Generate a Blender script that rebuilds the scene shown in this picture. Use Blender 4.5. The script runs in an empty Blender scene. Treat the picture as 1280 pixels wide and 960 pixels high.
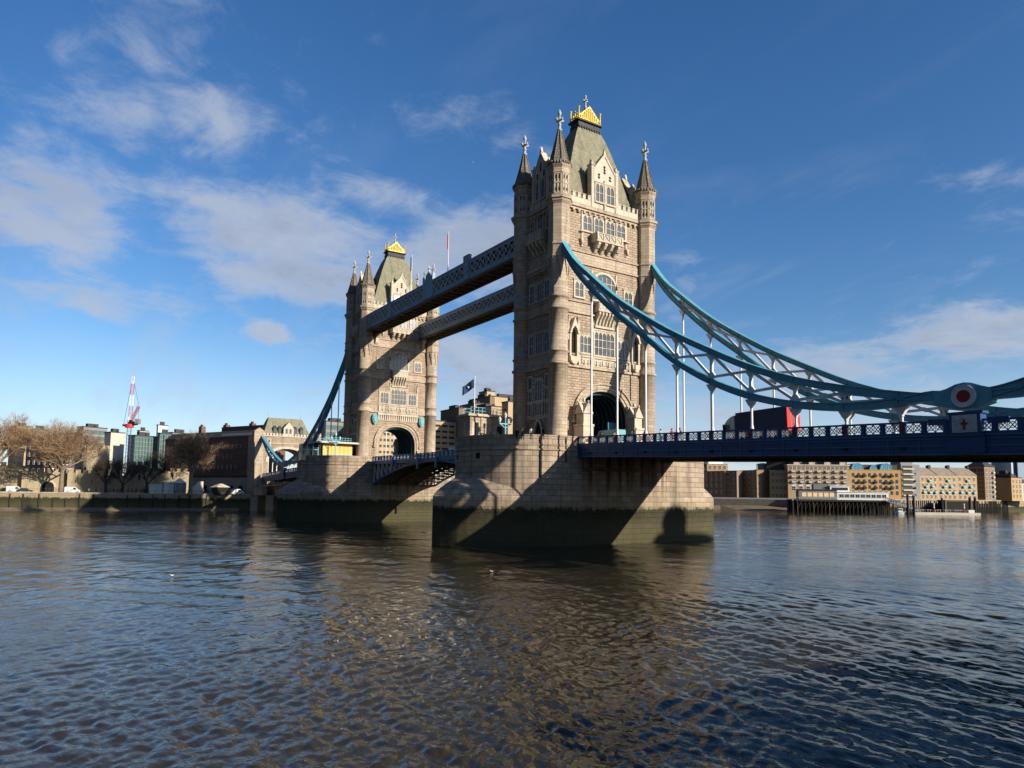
import bpy, bmesh, math, random
from mathutils import Vector, Matrix
R = math.radians
PI = math.pi
rnd = random.Random(7)

# ------------------------------------------------------------------ scene, camera, light
scn = bpy.context.scene
COL = scn.collection
CAM = dict(f=894.06, cx=640.0, cy=533.5, pitch=0.0923, yaw=0.9973, roll=0.0127, X=94.245, Y=-75.40, Z=6.89)
_p, _y, _r = CAM['pitch'], CAM['yaw'], CAM['roll']
FW = Vector((-math.sin(_y)*math.cos(_p), math.cos(_y)*math.cos(_p), math.sin(_p)))
RT = Vector((math.cos(_y), math.sin(_y), 0))
UP = RT.cross(FW)
RT, UP = RT*math.cos(_r)+UP*math.sin(_r), UP*math.cos(_r)-RT*math.sin(_r)
ORG = Vector((CAM['X'], CAM['Y'], CAM['Z']))

def ray(px, py):
    return FW*CAM['f'] + RT*(px-CAM['cx']) + UP*(CAM['cy']-py)
def at(px, py, D):                      # surveyed point at forward distance D
    return ORG + ray(px, py)*(D/CAM['f'])
def on(px, py, ax, val):                # surveyed point on an axis plane
    d = ray(px, py); i = 'xyz'.index(ax)
    return ORG + d*((val-ORG[i])/d[i])

cam_d = bpy.data.cameras.new('camera'); cam = bpy.data.objects.new('camera', cam_d); COL.objects.link(cam)
cam_d.sensor_width = 36; cam_d.lens = CAM['f']/1280*36
cam_d.shift_y = (CAM['cy']-480)/1280
cam_d.clip_start = 0.1; cam_d.clip_end = 20000
M = Matrix((RT, UP, -FW)).transposed().to_4x4(); M.translation = ORG
cam.matrix_world = M
scn.camera = cam

SUNV = Vector((2.5, 1.1, 1.0)).normalized()
SUN_EL = math.asin(SUNV.z); SUN_AZ = math.atan2(SUNV.x, SUNV.y)
sl = bpy.data.lights.new('sun', 'SUN'); sl.energy = 5.0; sl.angle = R(0.5); sl.color = (1.0, 0.90, 0.76)
sun = bpy.data.objects.new('sun', sl); COL.objects.link(sun)
sun.rotation_euler = (-SUNV).to_track_quat('-Z', 'Y').to_euler(); sun.location = (150, 60, 120)

scn.view_settings.view_transform = 'Standard'
scn.view_settings.look = 'None'
scn.view_settings.exposure = 0.44
scn.view_settings.gamma = 1.0
try:
    scn.cycles.max_bounces = 6; scn.cycles.diffuse_bounces = 2; scn.cycles.glossy_bounces = 3
    scn.cycles.transmission_bounces = 2; scn.cycles.caustics_reflective = False; scn.cycles.caustics_refractive = False
    scn.cycles.use_denoising = True
except Exception:
    pass

class NT:                                # tiny node helper
    def __init__(s, nt): s.nt = nt; s.n = nt.nodes; s.l = nt.links
    def new(s, t, **kw):
        n = s.n.new(t)
        for k, v in kw.items(): setattr(n, k, v)
        return n
    def put(s, sock, v):
        if hasattr(v, 'is_output') or isinstance(v, bpy.types.NodeSocket): s.l.new(v, sock)
        else: sock.default_value = v
    def math(s, op, a, b=None, c=None, clamp=False):
        n = s.new('ShaderNodeMath', operation=op, use_clamp=clamp)
        for i, v in enumerate((a, b, c)):
            if v is not None: s.put(n.inputs[i], v)
        return n.outputs[0]
    def mix(s, fac, a, b, blend='MIX'):
        n = s.new('ShaderNodeMix', data_type='RGBA', blend_type=blend)
        s.put(n.inputs[0], fac)
        for i, v in ((6, a), (7, b)):
            s.put(n.inputs[i], v if not isinstance(v, tuple) else (*v[:3], 1))
        return n.outputs[2]
    def noise(s, vec, scale, detail=3, rough=0.55, dist=0.0):
        n = s.new('ShaderNodeTexNoise'); s.l.new(vec, n.inputs['Vector'])
        n.inputs['Scale'].default_value = scale; n.inputs['Detail'].default_value = detail
        n.inputs['Roughness'].default_value = rough; n.inputs['Distortion'].default_value = dist
        return n.outputs[0]
    def step(s, v, a, b, to0=0.0, to1=1.0, kind='SMOOTHSTEP'):
        n = s.new('ShaderNodeMapRange', interpolation_type=kind)
        s.put(n.inputs[0], v); s.put(n.inputs[1], a); s.put(n.inputs[2], b); s.put(n.inputs[3], to0); s.put(n.inputs[4], to1)
        return n.outputs[0]

def build_world():
    w = bpy.data.worlds.new('World'); scn.world = w; w.use_nodes = True
    t = NT(w.node_tree); t.n.clear()
    out = t.new('ShaderNodeOutputWorld'); bg = t.new('ShaderNodeBackground'); t.l.new(bg.outputs[0], out.inputs[0])
    sky = t.new('ShaderNodeTexSky', sky_type='NISHITA'); sky.sun_disc = False
    sky.sun_elevation = SUN_EL; sky.sun_rotation = SUN_AZ; sky.altitude = 0
    sky.air_density = 1.0; sky.dust_density = 0.35; sky.ozone_density = 3.0
    bg.inputs['Strength'].default_value = 0.08
    tc = t.new('ShaderNodeTexCoord'); sep = t.new('ShaderNodeSeparateXYZ'); t.l.new(tc.outputs['Generated'], sep.inputs[0])
    x, y, z = sep.outputs
    az = t.math('MULTIPLY', t.math('ARCTAN2', t.math('MULTIPLY', x, -1.0), y), 57.2958)      # degrees left of +y
    el = t.math('MULTIPLY', t.math('ARCSINE', z), 57.2958)
    zz = t.math('ADD', t.math('MAXIMUM', z, 0.0), 0.16)
    cmb = t.new('ShaderNodeCombineXYZ'); t.l.new(t.math('DIVIDE', x, zz), cmb.inputs[0]); t.l.new(t.math('DIVIDE', y, zz), cmb.inputs[1])
    P = cmb.outputs[0]
    # where the weather stands: azimuth, elevation, widths, weight
    blobs = CLOUDS
    tot = None
    for (ca, ce, sa, se, wt) in blobs:
        da = t.math('DIVIDE', t.math('SUBTRACT', az, ca), sa); de = t.math('DIVIDE', t.math('SUBTRACT', el, ce), se)
        q = t.math('ADD', t.math('MULTIPLY', da, da), t.math('MULTIPLY', de, de))
        g = t.math('MULTIPLY', t.math('EXPONENT', t.math('MULTIPLY', q, -1.0)), wt)
        tot = g if tot is None else t.math('MAXIMUM', tot, g)
    n1 = t.noise(P, 1.7, 8, 0.58, 0.45)
    n2 = t.noise(P, 7.0, 8, 0.66, 0.4)
    fb = t.math('ADD', t.math('MULTIPLY', n1, 0.60), t.math('MULTIPLY', n2, 0.40))
    dens = t.math('ADD', t.math('MULTIPLY', t.math('SUBTRACT', fb, 0.5), 4.4), t.math('SUBTRACT', t.math('MULTIPLY', tot, 1.5), 0.60))
    mask = t.step(dens, -0.18, 0.88)
    # thin cirrus streaks
    mp = t.new('ShaderNodeMapping'); t.l.new(P, mp.inputs[0]); mp.inputs['Scale'].default_value = (0.8, 2.6, 1); mp.inputs['Rotation'].default_value = (0, 0, R(60))
    ci = t.step(t.noise(mp.outputs[0], 1.4, 7, 0.62, 0.6), 0.48, 0.80)
    ci = t.math('MULTIPLY', ci, t.step(el, 30.0, 4.0, 0.06, 0.42))
    mask = t.math('MAXIMUM', t.math('MULTIPLY', mask, 0.84), ci)
    mp2 = t.new('ShaderNodeMapping'); t.l.new(P, mp2.inputs[0]); mp2.inputs['Location'].default_value = (0.10, 0.05, 0)
    lit = t.step(t.math('SUBTRACT', n1, t.noise(mp2.outputs[0], 1.7, 8, 0.58, 0.45)), -0.10, 0.12)
    shade = t.math('MULTIPLY', t.step(dens, 0.25, 1.1), t.math('SUBTRACT', 1.0, t.math('MULTIPLY', lit, 0.8)))
    ccol = t.mix(shade, (4.6, 5.15, 6.25), (3.2, 3.65, 4.6))
    hz = t.step(el, -2.0, 13.0)
    skyc = t.mix(hz, t.mix(0.6, sky.outputs[0], (5.2, 5.9, 7.2)), sky.outputs[0])
    hsv = t.new('ShaderNodeHueSaturation'); hsv.inputs['Hue'].default_value = 0.507; hsv.inputs['Saturation'].default_value = SKY_SAT; hsv.inputs['Value'].default_value = SKY_VAL; t.l.new(skyc, hsv.inputs['Color'])
    col = t.mix(mask, hsv.outputs[0], ccol)
    # sky dimmed upstream, out of view, to deepen shade on faces turned that way
    col = t.mix(1.0, col, t.mix(t.step(y, 0.02, -0.45), (1, 1, 1), (0.31, 0.32, 0.34)), 'MULTIPLY')
    t.l.new(col, bg.inputs[0])
SKY_SAT, SKY_VAL = 1.24, 1.30
CLOUDS = [(91, 18.6, 7.0, 4.6, 1.0), (76, 19.6, 10.5, 4.6, 1.0), (67.5, 22.6, 6.5, 2.2, 0.95), (74, 16.2, 9, 2.6, .95), (60, 18.6, 10, 4.4, .92), (59, 9.5, 9, 5.0, .84),
          (80, 26.0, 7.0, 3.4, .50), (88.5, 25, 5.0, 2.6, .52), (87, 34, 8, 3.0, .36), (58, 30, 5, 2.4, .30), (76.4, 11.9, 2.1, 1.05, 1.0), (88, 13.3, 7.5, 1.9, .72), (70, 12, 10, 2.0, .55),
          (78, 22, 24, 10, .40), (23, 11.0, 8, 2.3, 1.0), (34, 9.6, 9, 2.3, .90), (43, 17, 3.2, 7, .44), (22, 20, 4, 3, .42), (38, 6.5, 28, 4.5, .58)]
build_world()

# ------------------------------------------------------------------ mesh helper
class MB:
    def __init__(s): s.v = []; s.f = []; s.m = []; s.mi = 0; s.sm = []; s.smooth = False
    def add(s, vs, fs):
        b = len(s.v); s.v += [tuple(v) for v in vs]
        for f in fs: s.f.append([b+i for i in f]); s.m.append(s.mi); s.sm.append(s.smooth)
    def box(s, x0, x1, y0, y1, z0, z1):
        s.add([(x0,y0,z0),(x1,y0,z0),(x1,y1,z0),(x0,y1,z0),(x0,y0,z1),(x1,y0,z1),(x1,y1,z1),(x0,y1,z1)],
              [(0,3,2,1),(4,5,6,7),(0,1,5,4),(1,2,6,5),(2,3,7,6),(3,0,4,7)])
    def hexa(s, lo, hi):                 # two quads (lo, hi) in the same winding
        s.add(list(lo)+list(hi), [(3,2,1,0),(4,5,6,7),(0,1,5,4),(1,2,6,5),(2,3,7,6),(3,0,4,7)])
    def bar(s, p, q, w, h, up=(0,0,1)):
        p, q = Vector(p), Vector(q); d = (q-p)
        if d.length < 1e-6: return
        d.normalize(); u = Vector(up)
        if abs(d.dot(u)) > 0.98: u = Vector((1,0,0))
        sd = d.cross(u).normalized()*w/2; u2 = sd.cross(d).normalized()*h/2
        s.hexa([p-sd-u2, p+sd-u2, p+sd+u2, p-sd+u2], [q-sd-u2, q+sd-u2, q+sd+u2, q-sd+u2])
    def tube(s, p, q, r0, r1=None, n=6, cap=True):
        p, q = Vector(p), Vector(q); r1 = r0 if r1 is None else r1; d = q-p
        if d.length < 1e-6: return
        d.normalize(); u = Vector((0,0,1)) if abs(d.z) < .95 else Vector((1,0,0))
        a = d.cross(u).normalized(); b = a.cross(d)
        ring = lambda c, r: [c+(a*math.cos(2*PI*i/n)-b*math.sin(2*PI*i/n))*r for i in range(n)]
        fs = [(i, (i+1)%n, n+(i+1)%n, n+i) for i in range(n)]
        if cap: fs += [tuple(range(n))[::-1], tuple(range(n, 2*n))]
        s.add(ring(p, r0)+ring(q, r1), fs)
    def loft(s, rings, cap0=True, cap1=True, closed=True):
        n = len(rings[0]); vs = [v for r in rings for v in r]; fs = []
        for k in range(len(rings)-1):
            for i in range(n if closed else n-1):
                j = (i+1) % n
                fs.append((k*n+i, k*n+j, (k+1)*n+j, (k+1)*n+i))
        if cap0: fs.append(tuple(range(n))[::-1])
        if cap1: fs.append(tuple(range((len(rings)-1)*n, len(rings)*n)))
        s.add(vs, fs)
    def lathe(s, cx, cy, prof, n=16, rot=0.0, cap0=True, cap1=True):
        s.loft([[(cx+r*math.cos(rot+2*PI*i/n), cy+r*math.sin(rot+2*PI*i/n), z) for i in range(n)] for r, z in prof], cap0, cap1)
    def prism(s, poly, f0, f1):          # poly in 2d, f0/f1 map 2d -> 3d at either end
        n = len(poly)
        s.add([f0(*p) for p in poly]+[f1(*p) for p in poly],
              [tuple(range(n))[::-1], tuple(range(n, 2*n))]+[(i, (i+1)%n, n+(i+1)%n, n+i) for i in range(n)])
    def ico(s, c, r, sq=(1,1,1), n=8, k=5):
        c = Vector(c)
        rings = [[(c.x+r*sq[0]*math.sin(PI*j/k)*math.cos(2*PI*i/n), c.y+r*sq[1]*math.sin(PI*j/k)*math.sin(2*PI*i/n), c.z-r*sq[2]*math.cos(PI*j/k)) for i in range(n)] for j in range(1, k)]
        s.loft(rings)
    def mesh(s, name, mats):
        me = bpy.data.meshes.new(name); me.from_pydata(s.v, [], s.f)
        for m in (mats if isinstance(mats, (list, tuple)) else [mats]): me.materials.append(m)
        me.polygons.foreach_set('material_index', s.m)
        me.polygons.foreach_set('use_smooth', s.sm)
        bm = bmesh.new(); bm.from_mesh(me)
        bmesh.ops.recalc_face_normals(bm, faces=bm.faces); bm.to_mesh(me); bm.free()
        me.update(); return me
    def build(s, name, mats, parent=None, loc=None):
        o = bpy.data.objects.new(name, s.mesh(name, mats)); COL.objects.link(o)
        if parent: o.parent = parent
        if loc is not None: o.location = loc
        return o

def tag(o, label=None, cat=None, group=None, kind=None):
    if label: o['label'] = label
    if cat: o['category'] = cat
    if group: o['group'] = group
    if kind: o['kind'] = kind
    return o
def thing(name, label, cat, loc=(0,0,0), rz=0.0, group=None):
    o = bpy.data.objects.new(name, None); COL.objects.link(o); o.empty_display_size = 0.5
    o.location = loc; o.rotation_euler = (0, 0, rz)
    return tag(o, label, cat, group)
def copy_tree(o, parent=None):
    c = o.copy(); COL.objects.link(c)
    if parent: c.parent = parent
    for ch in list(o.children): copy_tree(ch, c)
    return c

# ------------------------------------------------------------------ materials
def mat(name, col, rough=0.7, metal=0.0, spec=0.3, var=0.12, vscale=0.6, bump=0.0, bscale=6.0, emit=None):
    m = bpy.data.materials.new(name); m.use_nodes = True; t = NT(m.node_tree)
    b = t.n['Principled BSDF']; b.inputs['Roughness'].default_value = rough; b.inputs['Metallic'].default_value = metal
    b.inputs['Specular IOR Level'].default_value = spec
    tc = t.new('ShaderNodeTexCoord')
    nz = t.noise(tc.outputs['Object'], vscale, 5, 0.6)
    k = t.step(nz, 0.3, 0.7, 0, 1, 'LINEAR')
    c = t.mix(k, tuple(v*(1-var) for v in col), tuple(min(1, v*(1+var)) for v in col))
    t.l.new(c, b.inputs['Base Color'])
    if bump:
        bp = t.new('ShaderNodeBump'); bp.inputs['Strength'].default_value = bump; bp.inputs['Distance'].default_value = 0.05
        t.l.new(t.noise(tc.outputs['Object'], bscale, 4), bp.inputs['Height']); t.l.new(bp.outputs[0], b.inputs['Normal'])
    if emit:
        b.inputs['Emission Color'].default_value = (*emit[:3], 1); b.inputs['Emission Strength'].default_value = emit[3]
    return m

def stone(name, c1, c2, mortar, bw, bh, msize=0.02, rock=0.0, rough=0.85, soot=0.25, tide=None, rust=False, bumpd=0.05):
    m = bpy.data.materials.new(name); m.use_nodes = True; t = NT(m.node_tree)
    b = t.n['Principled BSDF']; b.inputs['Roughness'].default_value = rough; b.inputs['Specular IOR Level'].default_value = 0.2
    tc = t.new('ShaderNodeTexCoord'); sp = t.new('ShaderNodeSeparateXYZ'); t.l.new(tc.outputs['Object'], sp.inputs[0])
    x, y, z = sp.outputs
    cb = t.new('ShaderNodeCombineXYZ'); t.l.new(t.math('ADD', x, y), cb.inputs[0]); t.l.new(z, cb.inputs[1])
    br = t.new('ShaderNodeTexBrick'); t.l.new(cb.outputs[0], br.inputs['Vector'])
    br.inputs['Color1'].default_value = (*c1, 1); br.inputs['Color2'].default_value = (*c2, 1); br.inputs['Mortar'].default_value = (*mortar, 1)
    br.inputs['Scale'].default_value = 1.0; br.inputs['Mortar Size'].default_value = msize; br.inputs['Mortar Smooth'].default_value = 0.3
    br.inputs['Bias'].default_value = 0.0; br.inputs['Brick Width'].default_value = bw; br.inputs['Row Height'].default_value = bh
    O = tc.outputs['Object']
    n1 = t.noise(O, 0.35, 6, 0.62); n2 = t.noise(O, 3.2, 4, 0.65)
    c = t.mix(t.step(n2, 0.35, 0.75, 0.0, 0.36), br.outputs['Color'], tuple(v*0.55 for v in c1))
    # weathering: rain-washed streaks, taller than wide
    mp = t.new('ShaderNodeMapping'); t.l.new(O, mp.inputs[0]); mp.inputs['Scale'].default_value = (1.1, 1.1, 0.10)
    st = t.step(t.noise(mp.outputs[0], 0.9, 6, 0.65), 0.46, 0.74)
    c = t.mix(t.math('MULTIPLY', st, soot), c, (0.045, 0.04, 0.035))
    c = t.mix(t.step(n1, 0.40, 0.75, 0.0, 0.35), c, tuple(min(1, v*1.15) for v in c2))
    if rust:
        rm = t.new('ShaderNodeMapping'); t.l.new(O, rm.inputs[0]); rm.inputs['Scale'].default_value = (1.6, 1.6, 0.05)
        rs = t.step(t.noise(rm.outputs[0], 0.7, 4, 0.6), 0.42, 0.60)
        ok = t.math('MULTIPLY', t.step(z, 5.0, 10.5), t.step(t.math('ABSOLUTE', y), 11.0, 6.5))
        ok = t.math('MULTIPLY', ok, t.step(t.math('ABSOLUTE', x), 10.2, 10.5))
        c = t.mix(t.math('MULTIPLY', t.math('MULTIPLY', rs, ok), 0.85), c, (0.05, 0.022, 0.010))
    if tide is not None:
        dm = t.new('ShaderNodeMapping'); t.l.new(O, dm.inputs[0]); dm.inputs['Scale'].default_value = (1.8, 1.8, 0.12)
        wob = t.math('ADD', t.math('MULTIPLY', t.math('SUBTRACT', t.noise(O, 0.45, 6, 0.7), 0.5), 1.7), t.math('MULTIPLY', t.math('SUBTRACT', t.noise(dm.outputs[0], 1.0, 4, 0.6), 0.5), 1.3))
        zz = t.math('ADD', z, wob)
        f = t.step(zz, tide+0.35, tide-0.25)
        f2 = t.step(zz, tide-0.4, tide-3.2)
        g = t.mix(t.step(n2, 0.35, 0.7), (0.009, 0.011, 0.004), (0.038, 0.043, 0.012))
        g = t.mix(t.step(n1, 0.42, 0.62, 0.0, 0.55), g, (0.012, 0.012, 0.006)); g = t.mix(f2, g, (0.054, 0.052, 0.023))
        c = t.mix(t.math('MULTIPLY', f, 0.93), c, g)
        # damp band above the weed
        c = t.mix(t.math('MULTIPLY', t.math('MULTIPLY', t.step(zz, tide+1.6, tide+0.3), t.math('SUBTRACT', 1.0, f)), 0.40), c, (0.26, 0.20, 0.10))
    t.l.new(c, b.inputs['Base Color'])
    h = t.math('ADD', t.math('MULTIPLY', br.outputs['Fac'], -1.0), t.math('MULTIPLY', n2, 0.35+rock*1.6))
    bp = t.new('ShaderNodeBump'); bp.inputs['Strength'].default_value = 0.75; bp.inputs['Distance'].default_value = bumpd
    t.l.new(h, bp.inputs['Height']); t.l.new(bp.outputs[0], b.inputs['Normal'])
    return m

def glass(name, col=(0.02, 0.03, 0.035), rough=0.06):
    m = bpy.data.materials.new(name); m.use_nodes = True; t = NT(m.node_tree); b = t.n['Principled BSDF']
    tc = t.new('ShaderNodeTexCoord')
    c = t.mix(t.noise(tc.outputs['Object'], 1.7, 2), tuple(v*0.5 for v in col), tuple(min(1, v*1.6) for v in col))
    t.l.new(c, b.inputs['Base Color']); b.inputs['Roughness'].default_value = rough; b.inputs['Specular IOR Level'].default_value = 0.6
    bp = t.new('ShaderNodeBump'); bp.inputs['Strength'].default_value = 0.05; bp.inputs['Distance'].default_value = 0.05
    t.l.new(t.noise(tc.outputs['Object'], 2.2, 1), bp.inputs['Height']); t.l.new(bp.outputs[0], b.inputs['Normal'])
    return m

M_ROCK = stone('granite_rubble', (0.51,0.405,0.30), (0.35,0.27,0.195), (0.16,0.122,0.087), 0.95, 0.42, 0.035, rock=0.9, soot=0.42, bumpd=0.14)
M_ASH = stone('granite_ashlar', (0.525,0.43,0.325), (0.39,0.312,0.232), (0.21,0.163,0.118), 1.25, 0.55, 0.018, rock=0.15, soot=0.5)
M_DRESS = stone('portland_dressing', (0.60,0.53,0.42), (0.54,0.47,0.37), (0.38,0.32,0.25), 1.6, 0.8, 0.010, soot=0.5, bumpd=0.03)
M_PIER = stone('pier_granite', (0.49,0.39,0.285), (0.30,0.235,0.172), (0.10,0.076,0.055), 1.9, 0.82, 0.034, rock=0.35, soot=0.62, tide=4.75, rust=True, bumpd=0.08)
M_CONE = stone('spire_stone', (0.26,0.225,0.175), (0.17,0.145,0.112), (0.07,0.06,0.05), 0.7, 0.5, 0.03, soot=0.5)
M_ROOF = stone('weathered_green_slate', (0.30,0.285,0.20), (0.22,0.21,0.145), (0.15,0.145,0.10), 0.55, 0.42, 0.02, soot=0.45, bumpd=0.03)
M_DARKROOF = mat('dark_slate', (0.05,0.05,0.052), 0.7, var=0.3, vscale=1.5)
M_GOLD = mat('gilding', (0.78,0.53,0.10), 0.45, metal=0.30, var=0.45, vscale=5)
M_WHITE = mat('white_paint', (0.74,0.75,0.74), 0.5, var=0.07, vscale=1.5)
M_OFFWHITE = mat('weathered_white_paint', (0.56,0.57,0.56), 0.55, var=0.15, vscale=2.5)
M_TEAL = mat('teal_bridge_paint', (0.105,0.335,0.425), 0.42, spec=0.45, var=0.18, vscale=1.2)
M_CYAN = mat('pale_cyan_paint', (0.16,0.48,0.56), 0.5, var=0.1)
M_NAVY = mat('navy_bridge_paint', (0.018,0.066,0.185), 0.42, spec=0.35, var=0.22, vscale=0.8)
M_BLUE = mat('mid_blue_paint', (0.03,0.155,0.33), 0.45, var=0.2)
M_GREYBLUE = mat('walkway_blue_grey_paint', (0.26,0.35,0.415), 0.5, var=0.18, vscale=0.8)
M_RED = mat('red_paint', (0.34,0.018,0.022), 0.5, var=0.1)
M_ORED = mat('bright_red_panel', (0.62,0.030,0.030), 0.5, var=0.06)
M_SHIELD = mat('verdigris_shield', (0.12,0.36,0.41), 0.6, var=0.3, vscale=2)
M_MOULD = mat('highlit_navy_moulding', (0.045,0.12,0.27), 0.42, spec=0.4, var=0.25)  # navy lightened, so the mouldings' highlights sit in the colour
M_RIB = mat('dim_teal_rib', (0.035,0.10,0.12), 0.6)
M_FINIAL = mat('weathered_finial_paint', (0.40,0.40,0.39), 0.6, var=0.25, vscale=3)
M_STEEL = mat('dark_steelwork', (0.035,0.03,0.026), 0.75, var=0.35, vscale=0.8)
M_RUST = mat('rusty_steel', (0.22,0.10,0.045), 0.9, var=0.45, vscale=1.2)
M_BROWNSTEEL = mat('brown_underside_steel', (0.115,0.09,0.065), 0.8, var=0.3, vscale=0.6)
M_BLACK = mat('black_iron', (0.012,0.012,0.013), 0.55, var=0.2)
M_ROAD = mat('asphalt', (0.05,0.05,0.052), 0.9, var=0.15)
M_PAVE = mat('paving', (0.22,0.20,0.17), 0.9, var=0.2)
M_GLASS = glass('leaded_glass', (0.07,0.085,0.095), 0.16)
M_WGLASS = glass('window_glass', (0.025,0.03,0.035), 0.05)
M_GREENGLASS = glass('green_curtain_glass', (0.07,0.15,0.14), 0.08)
M_BLUEGLASS = glass('blue_roof_glass', (0.10,0.26,0.42), 0.1)
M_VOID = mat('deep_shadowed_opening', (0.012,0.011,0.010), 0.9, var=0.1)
M_YELLOW = mat('cream_yellow_paint', (0.66,0.45,0.12), 0.6, var=0.08, vscale=0.5)

def brick(name, c1, c2, mort=(0.25,0.22,0.18), soot=0.12):
    return stone(name, c1, c2, mort, 0.9, 0.3, 0.03, soot=soot, bumpd=0.02)

# ------------------------------------------------------------------ river and banks
WL = -0.6
def water_mat():
    m = bpy.data.materials.new('muddy_river_water'); m.use_nodes = True; t = NT(m.node_tree); b = t.n['Principled BSDF']
    tc = t.new('ShaderNodeTexCoord'); O = tc.outputs['Object']
    b.inputs['IOR'].default_value = 1.33; b.inputs['Roughness'].default_value = 0.035; b.inputs['Specular IOR Level'].default_value = 0.5
    c = t.mix(t.noise(O, 0.03, 3), (0.028, 0.023, 0.013), (0.042, 0.034, 0.020))
    t.l.new(c, b.inputs['Base Color'])
    def wav(rz, sx, sy, sc, det, ro, ds):
        mp = t.new('ShaderNodeMapping'); t.l.new(O, mp.inputs[0]); mp.inputs['Rotation'].default_value = (0, 0, R(rz)); mp.inputs['Scale'].default_value = (sx, sy, 1)
        return t.noise(mp.outputs[0], sc, det, ro, ds)
    patch = t.step(t.noise(O, 0.05, 5, 0.62, 0.8), 0.33, 0.66, 0.25, 1.15)
    h = t.math('MULTIPLY', wav(-32, 0.5, 1.0, 1.5, 2, 0.5, 0.4), 0.05)
    h = t.math('ADD', h, t.math('MULTIPLY', t.math('MULTIPLY', wav(-44, 0.55, 1.0, 3.6, 3, 0.6, 0.5), 0.040), patch))
    bp = t.new('ShaderNodeBump'); bp.inputs['Strength'].default_value = 1.0; bp.inputs['Distance'].default_value = 0.8
    t.l.new(h, bp.inputs['Height']); t.l.new(bp.outputs[0], b.inputs['Normal'])
    return m
def river_mesh():
    """one sheet out to the horizon, finely divided where it lies near the quay; the chop is real relief"""
    import numpy as np
    rg = np.random.default_rng(5)
    cx, cy = 94.2, -75.4; va = math.atan2(FW.y, FW.x)
    fine = np.arange(-45, 45, 0.10); rest = np.arange(47, 313, 2.0)
    ang = va+np.radians(np.concatenate([fine, rest])); na = len(ang)
    rr = [6.0]
    while rr[-1] < 320: rr.append(rr[-1]*1.0042+0.004)
    while rr[-1] < 7000: rr.append(rr[-1]*1.06)
    rr = np.array(rr); nr = len(rr)
    X = cx+rr[:,None]*np.cos(ang)[None,:]; Y = cy+rr[:,None]*np.sin(ang)[None,:]
    step = np.broadcast_to((rr*0.0042+0.004)[:,None], X.shape)
    # slow warping keeps the trains of waves from lining up
    wx = 2.6*np.sin(X*0.031+Y*0.017+1.0)+1.6*np.sin(-X*0.023+Y*0.057+2.0)+.7*np.sin(X*.11+Y*.13)
    wy = 2.4*np.sin(X*0.027-Y*0.035+4.0)+1.5*np.sin(X*0.061+Y*0.019+.5)+.7*np.sin(X*.12-Y*.09)
    gust = 0.72+0.30*np.sin(X*.021+Y*.033+1.7+wx*.3)+.22*np.sin(-X*.047+Y*.029+wy*.4)+.15*np.sin(X*.09+Y*.071)
    gust = np.clip(gust**1.6, .12, 1.6)
    H = np.zeros_like(X)
    for k in range(96):
        lam = 0.34*(4.2/0.34)**rg.random(); th = math.radians(58)+rg.normal(0, .60); K = 2*math.pi/lam
        slope = 0.0235*(1.0 if lam < 0.8 else (0.8/lam)**0.75); amp = slope/K
        fade = np.clip((lam/step-2.3)/2.2, 0, 1)
        ph = K*((X+wx)*math.cos(th)+(Y+wy)*math.sin(th))+rg.random()*6.283
        sn = np.sin(ph); H += amp*fade*(sn+.25*np.cos(2*ph))*(gust if lam < 2.0 else .8)
    for k in range(10):                   # a slack swell from passing boats, another way
        lam = 4.0+5.0*rg.random(); th = math.radians(118)+rg.normal(0, .35); K = 2*math.pi/lam
        H += 0.010/K*np.clip((lam/step-2.3)/2.2, 0, 1)*np.sin(K*((X+wx*1.6)*math.cos(th)+(Y+wy*1.6)*math.sin(th))+rg.random()*6.283)
    H *= np.clip((900-rr)/600, 0, 1)[:,None]
    co = np.empty((nr*na+1, 3), np.float32); co[:-1,0] = X.ravel(); co[:-1,1] = Y.ravel(); co[:-1,2] = WL+H.ravel(); co[-1] = (cx, cy, WL)
    i0 = np.arange(nr-1)[:,None]*na; j0 = np.arange(na)[None,:]; j1 = (np.arange(na)+1)[None,:] % na
    q = np.stack([i0+j0, i0+na+j0, i0+na+j1, i0+j1], -1).reshape(-1, 4)
    tri = np.stack([np.full(na, nr*na), np.arange(na), (np.arange(na)+1) % na], -1)
    me = bpy.data.meshes.new('river'); nq, nt_ = len(q), len(tri)
    me.vertices.add(len(co)); me.vertices.foreach_set('co', co.ravel())
    me.loops.add(nq*4+nt_*3); me.loops.foreach_set('vertex_index', np.concatenate([q.ravel(), tri.ravel()]).astype(np.int32))
    me.polygons.add(nq+nt_); me.polygons.foreach_set('loop_start', np.concatenate([np.arange(nq)*4, nq*4+np.arange(nt_)*3]).astype(np.int32))
    me.polygons.foreach_set('use_smooth', np.ones(nq+nt_, bool))
    me.update(calc_edges=True); me.validate()
    me.materials.append(water_mat())
    o = bpy.data.objects.new('river', me); COL.objects.link(o); return tag(o, kind='structure')
river_mesh()
M_BED = mat('river_mud', (0.10,0.08,0.055), 0.95)
mb = MB(); mb.add([(-9000,-9000,-6),(9000,-9000,-6),(9000,9000,-6),(-9000,9000,-6)], [(0,1,2,3)])
tag(mb.build('river_bed', M_BED), kind='structure')

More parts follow.
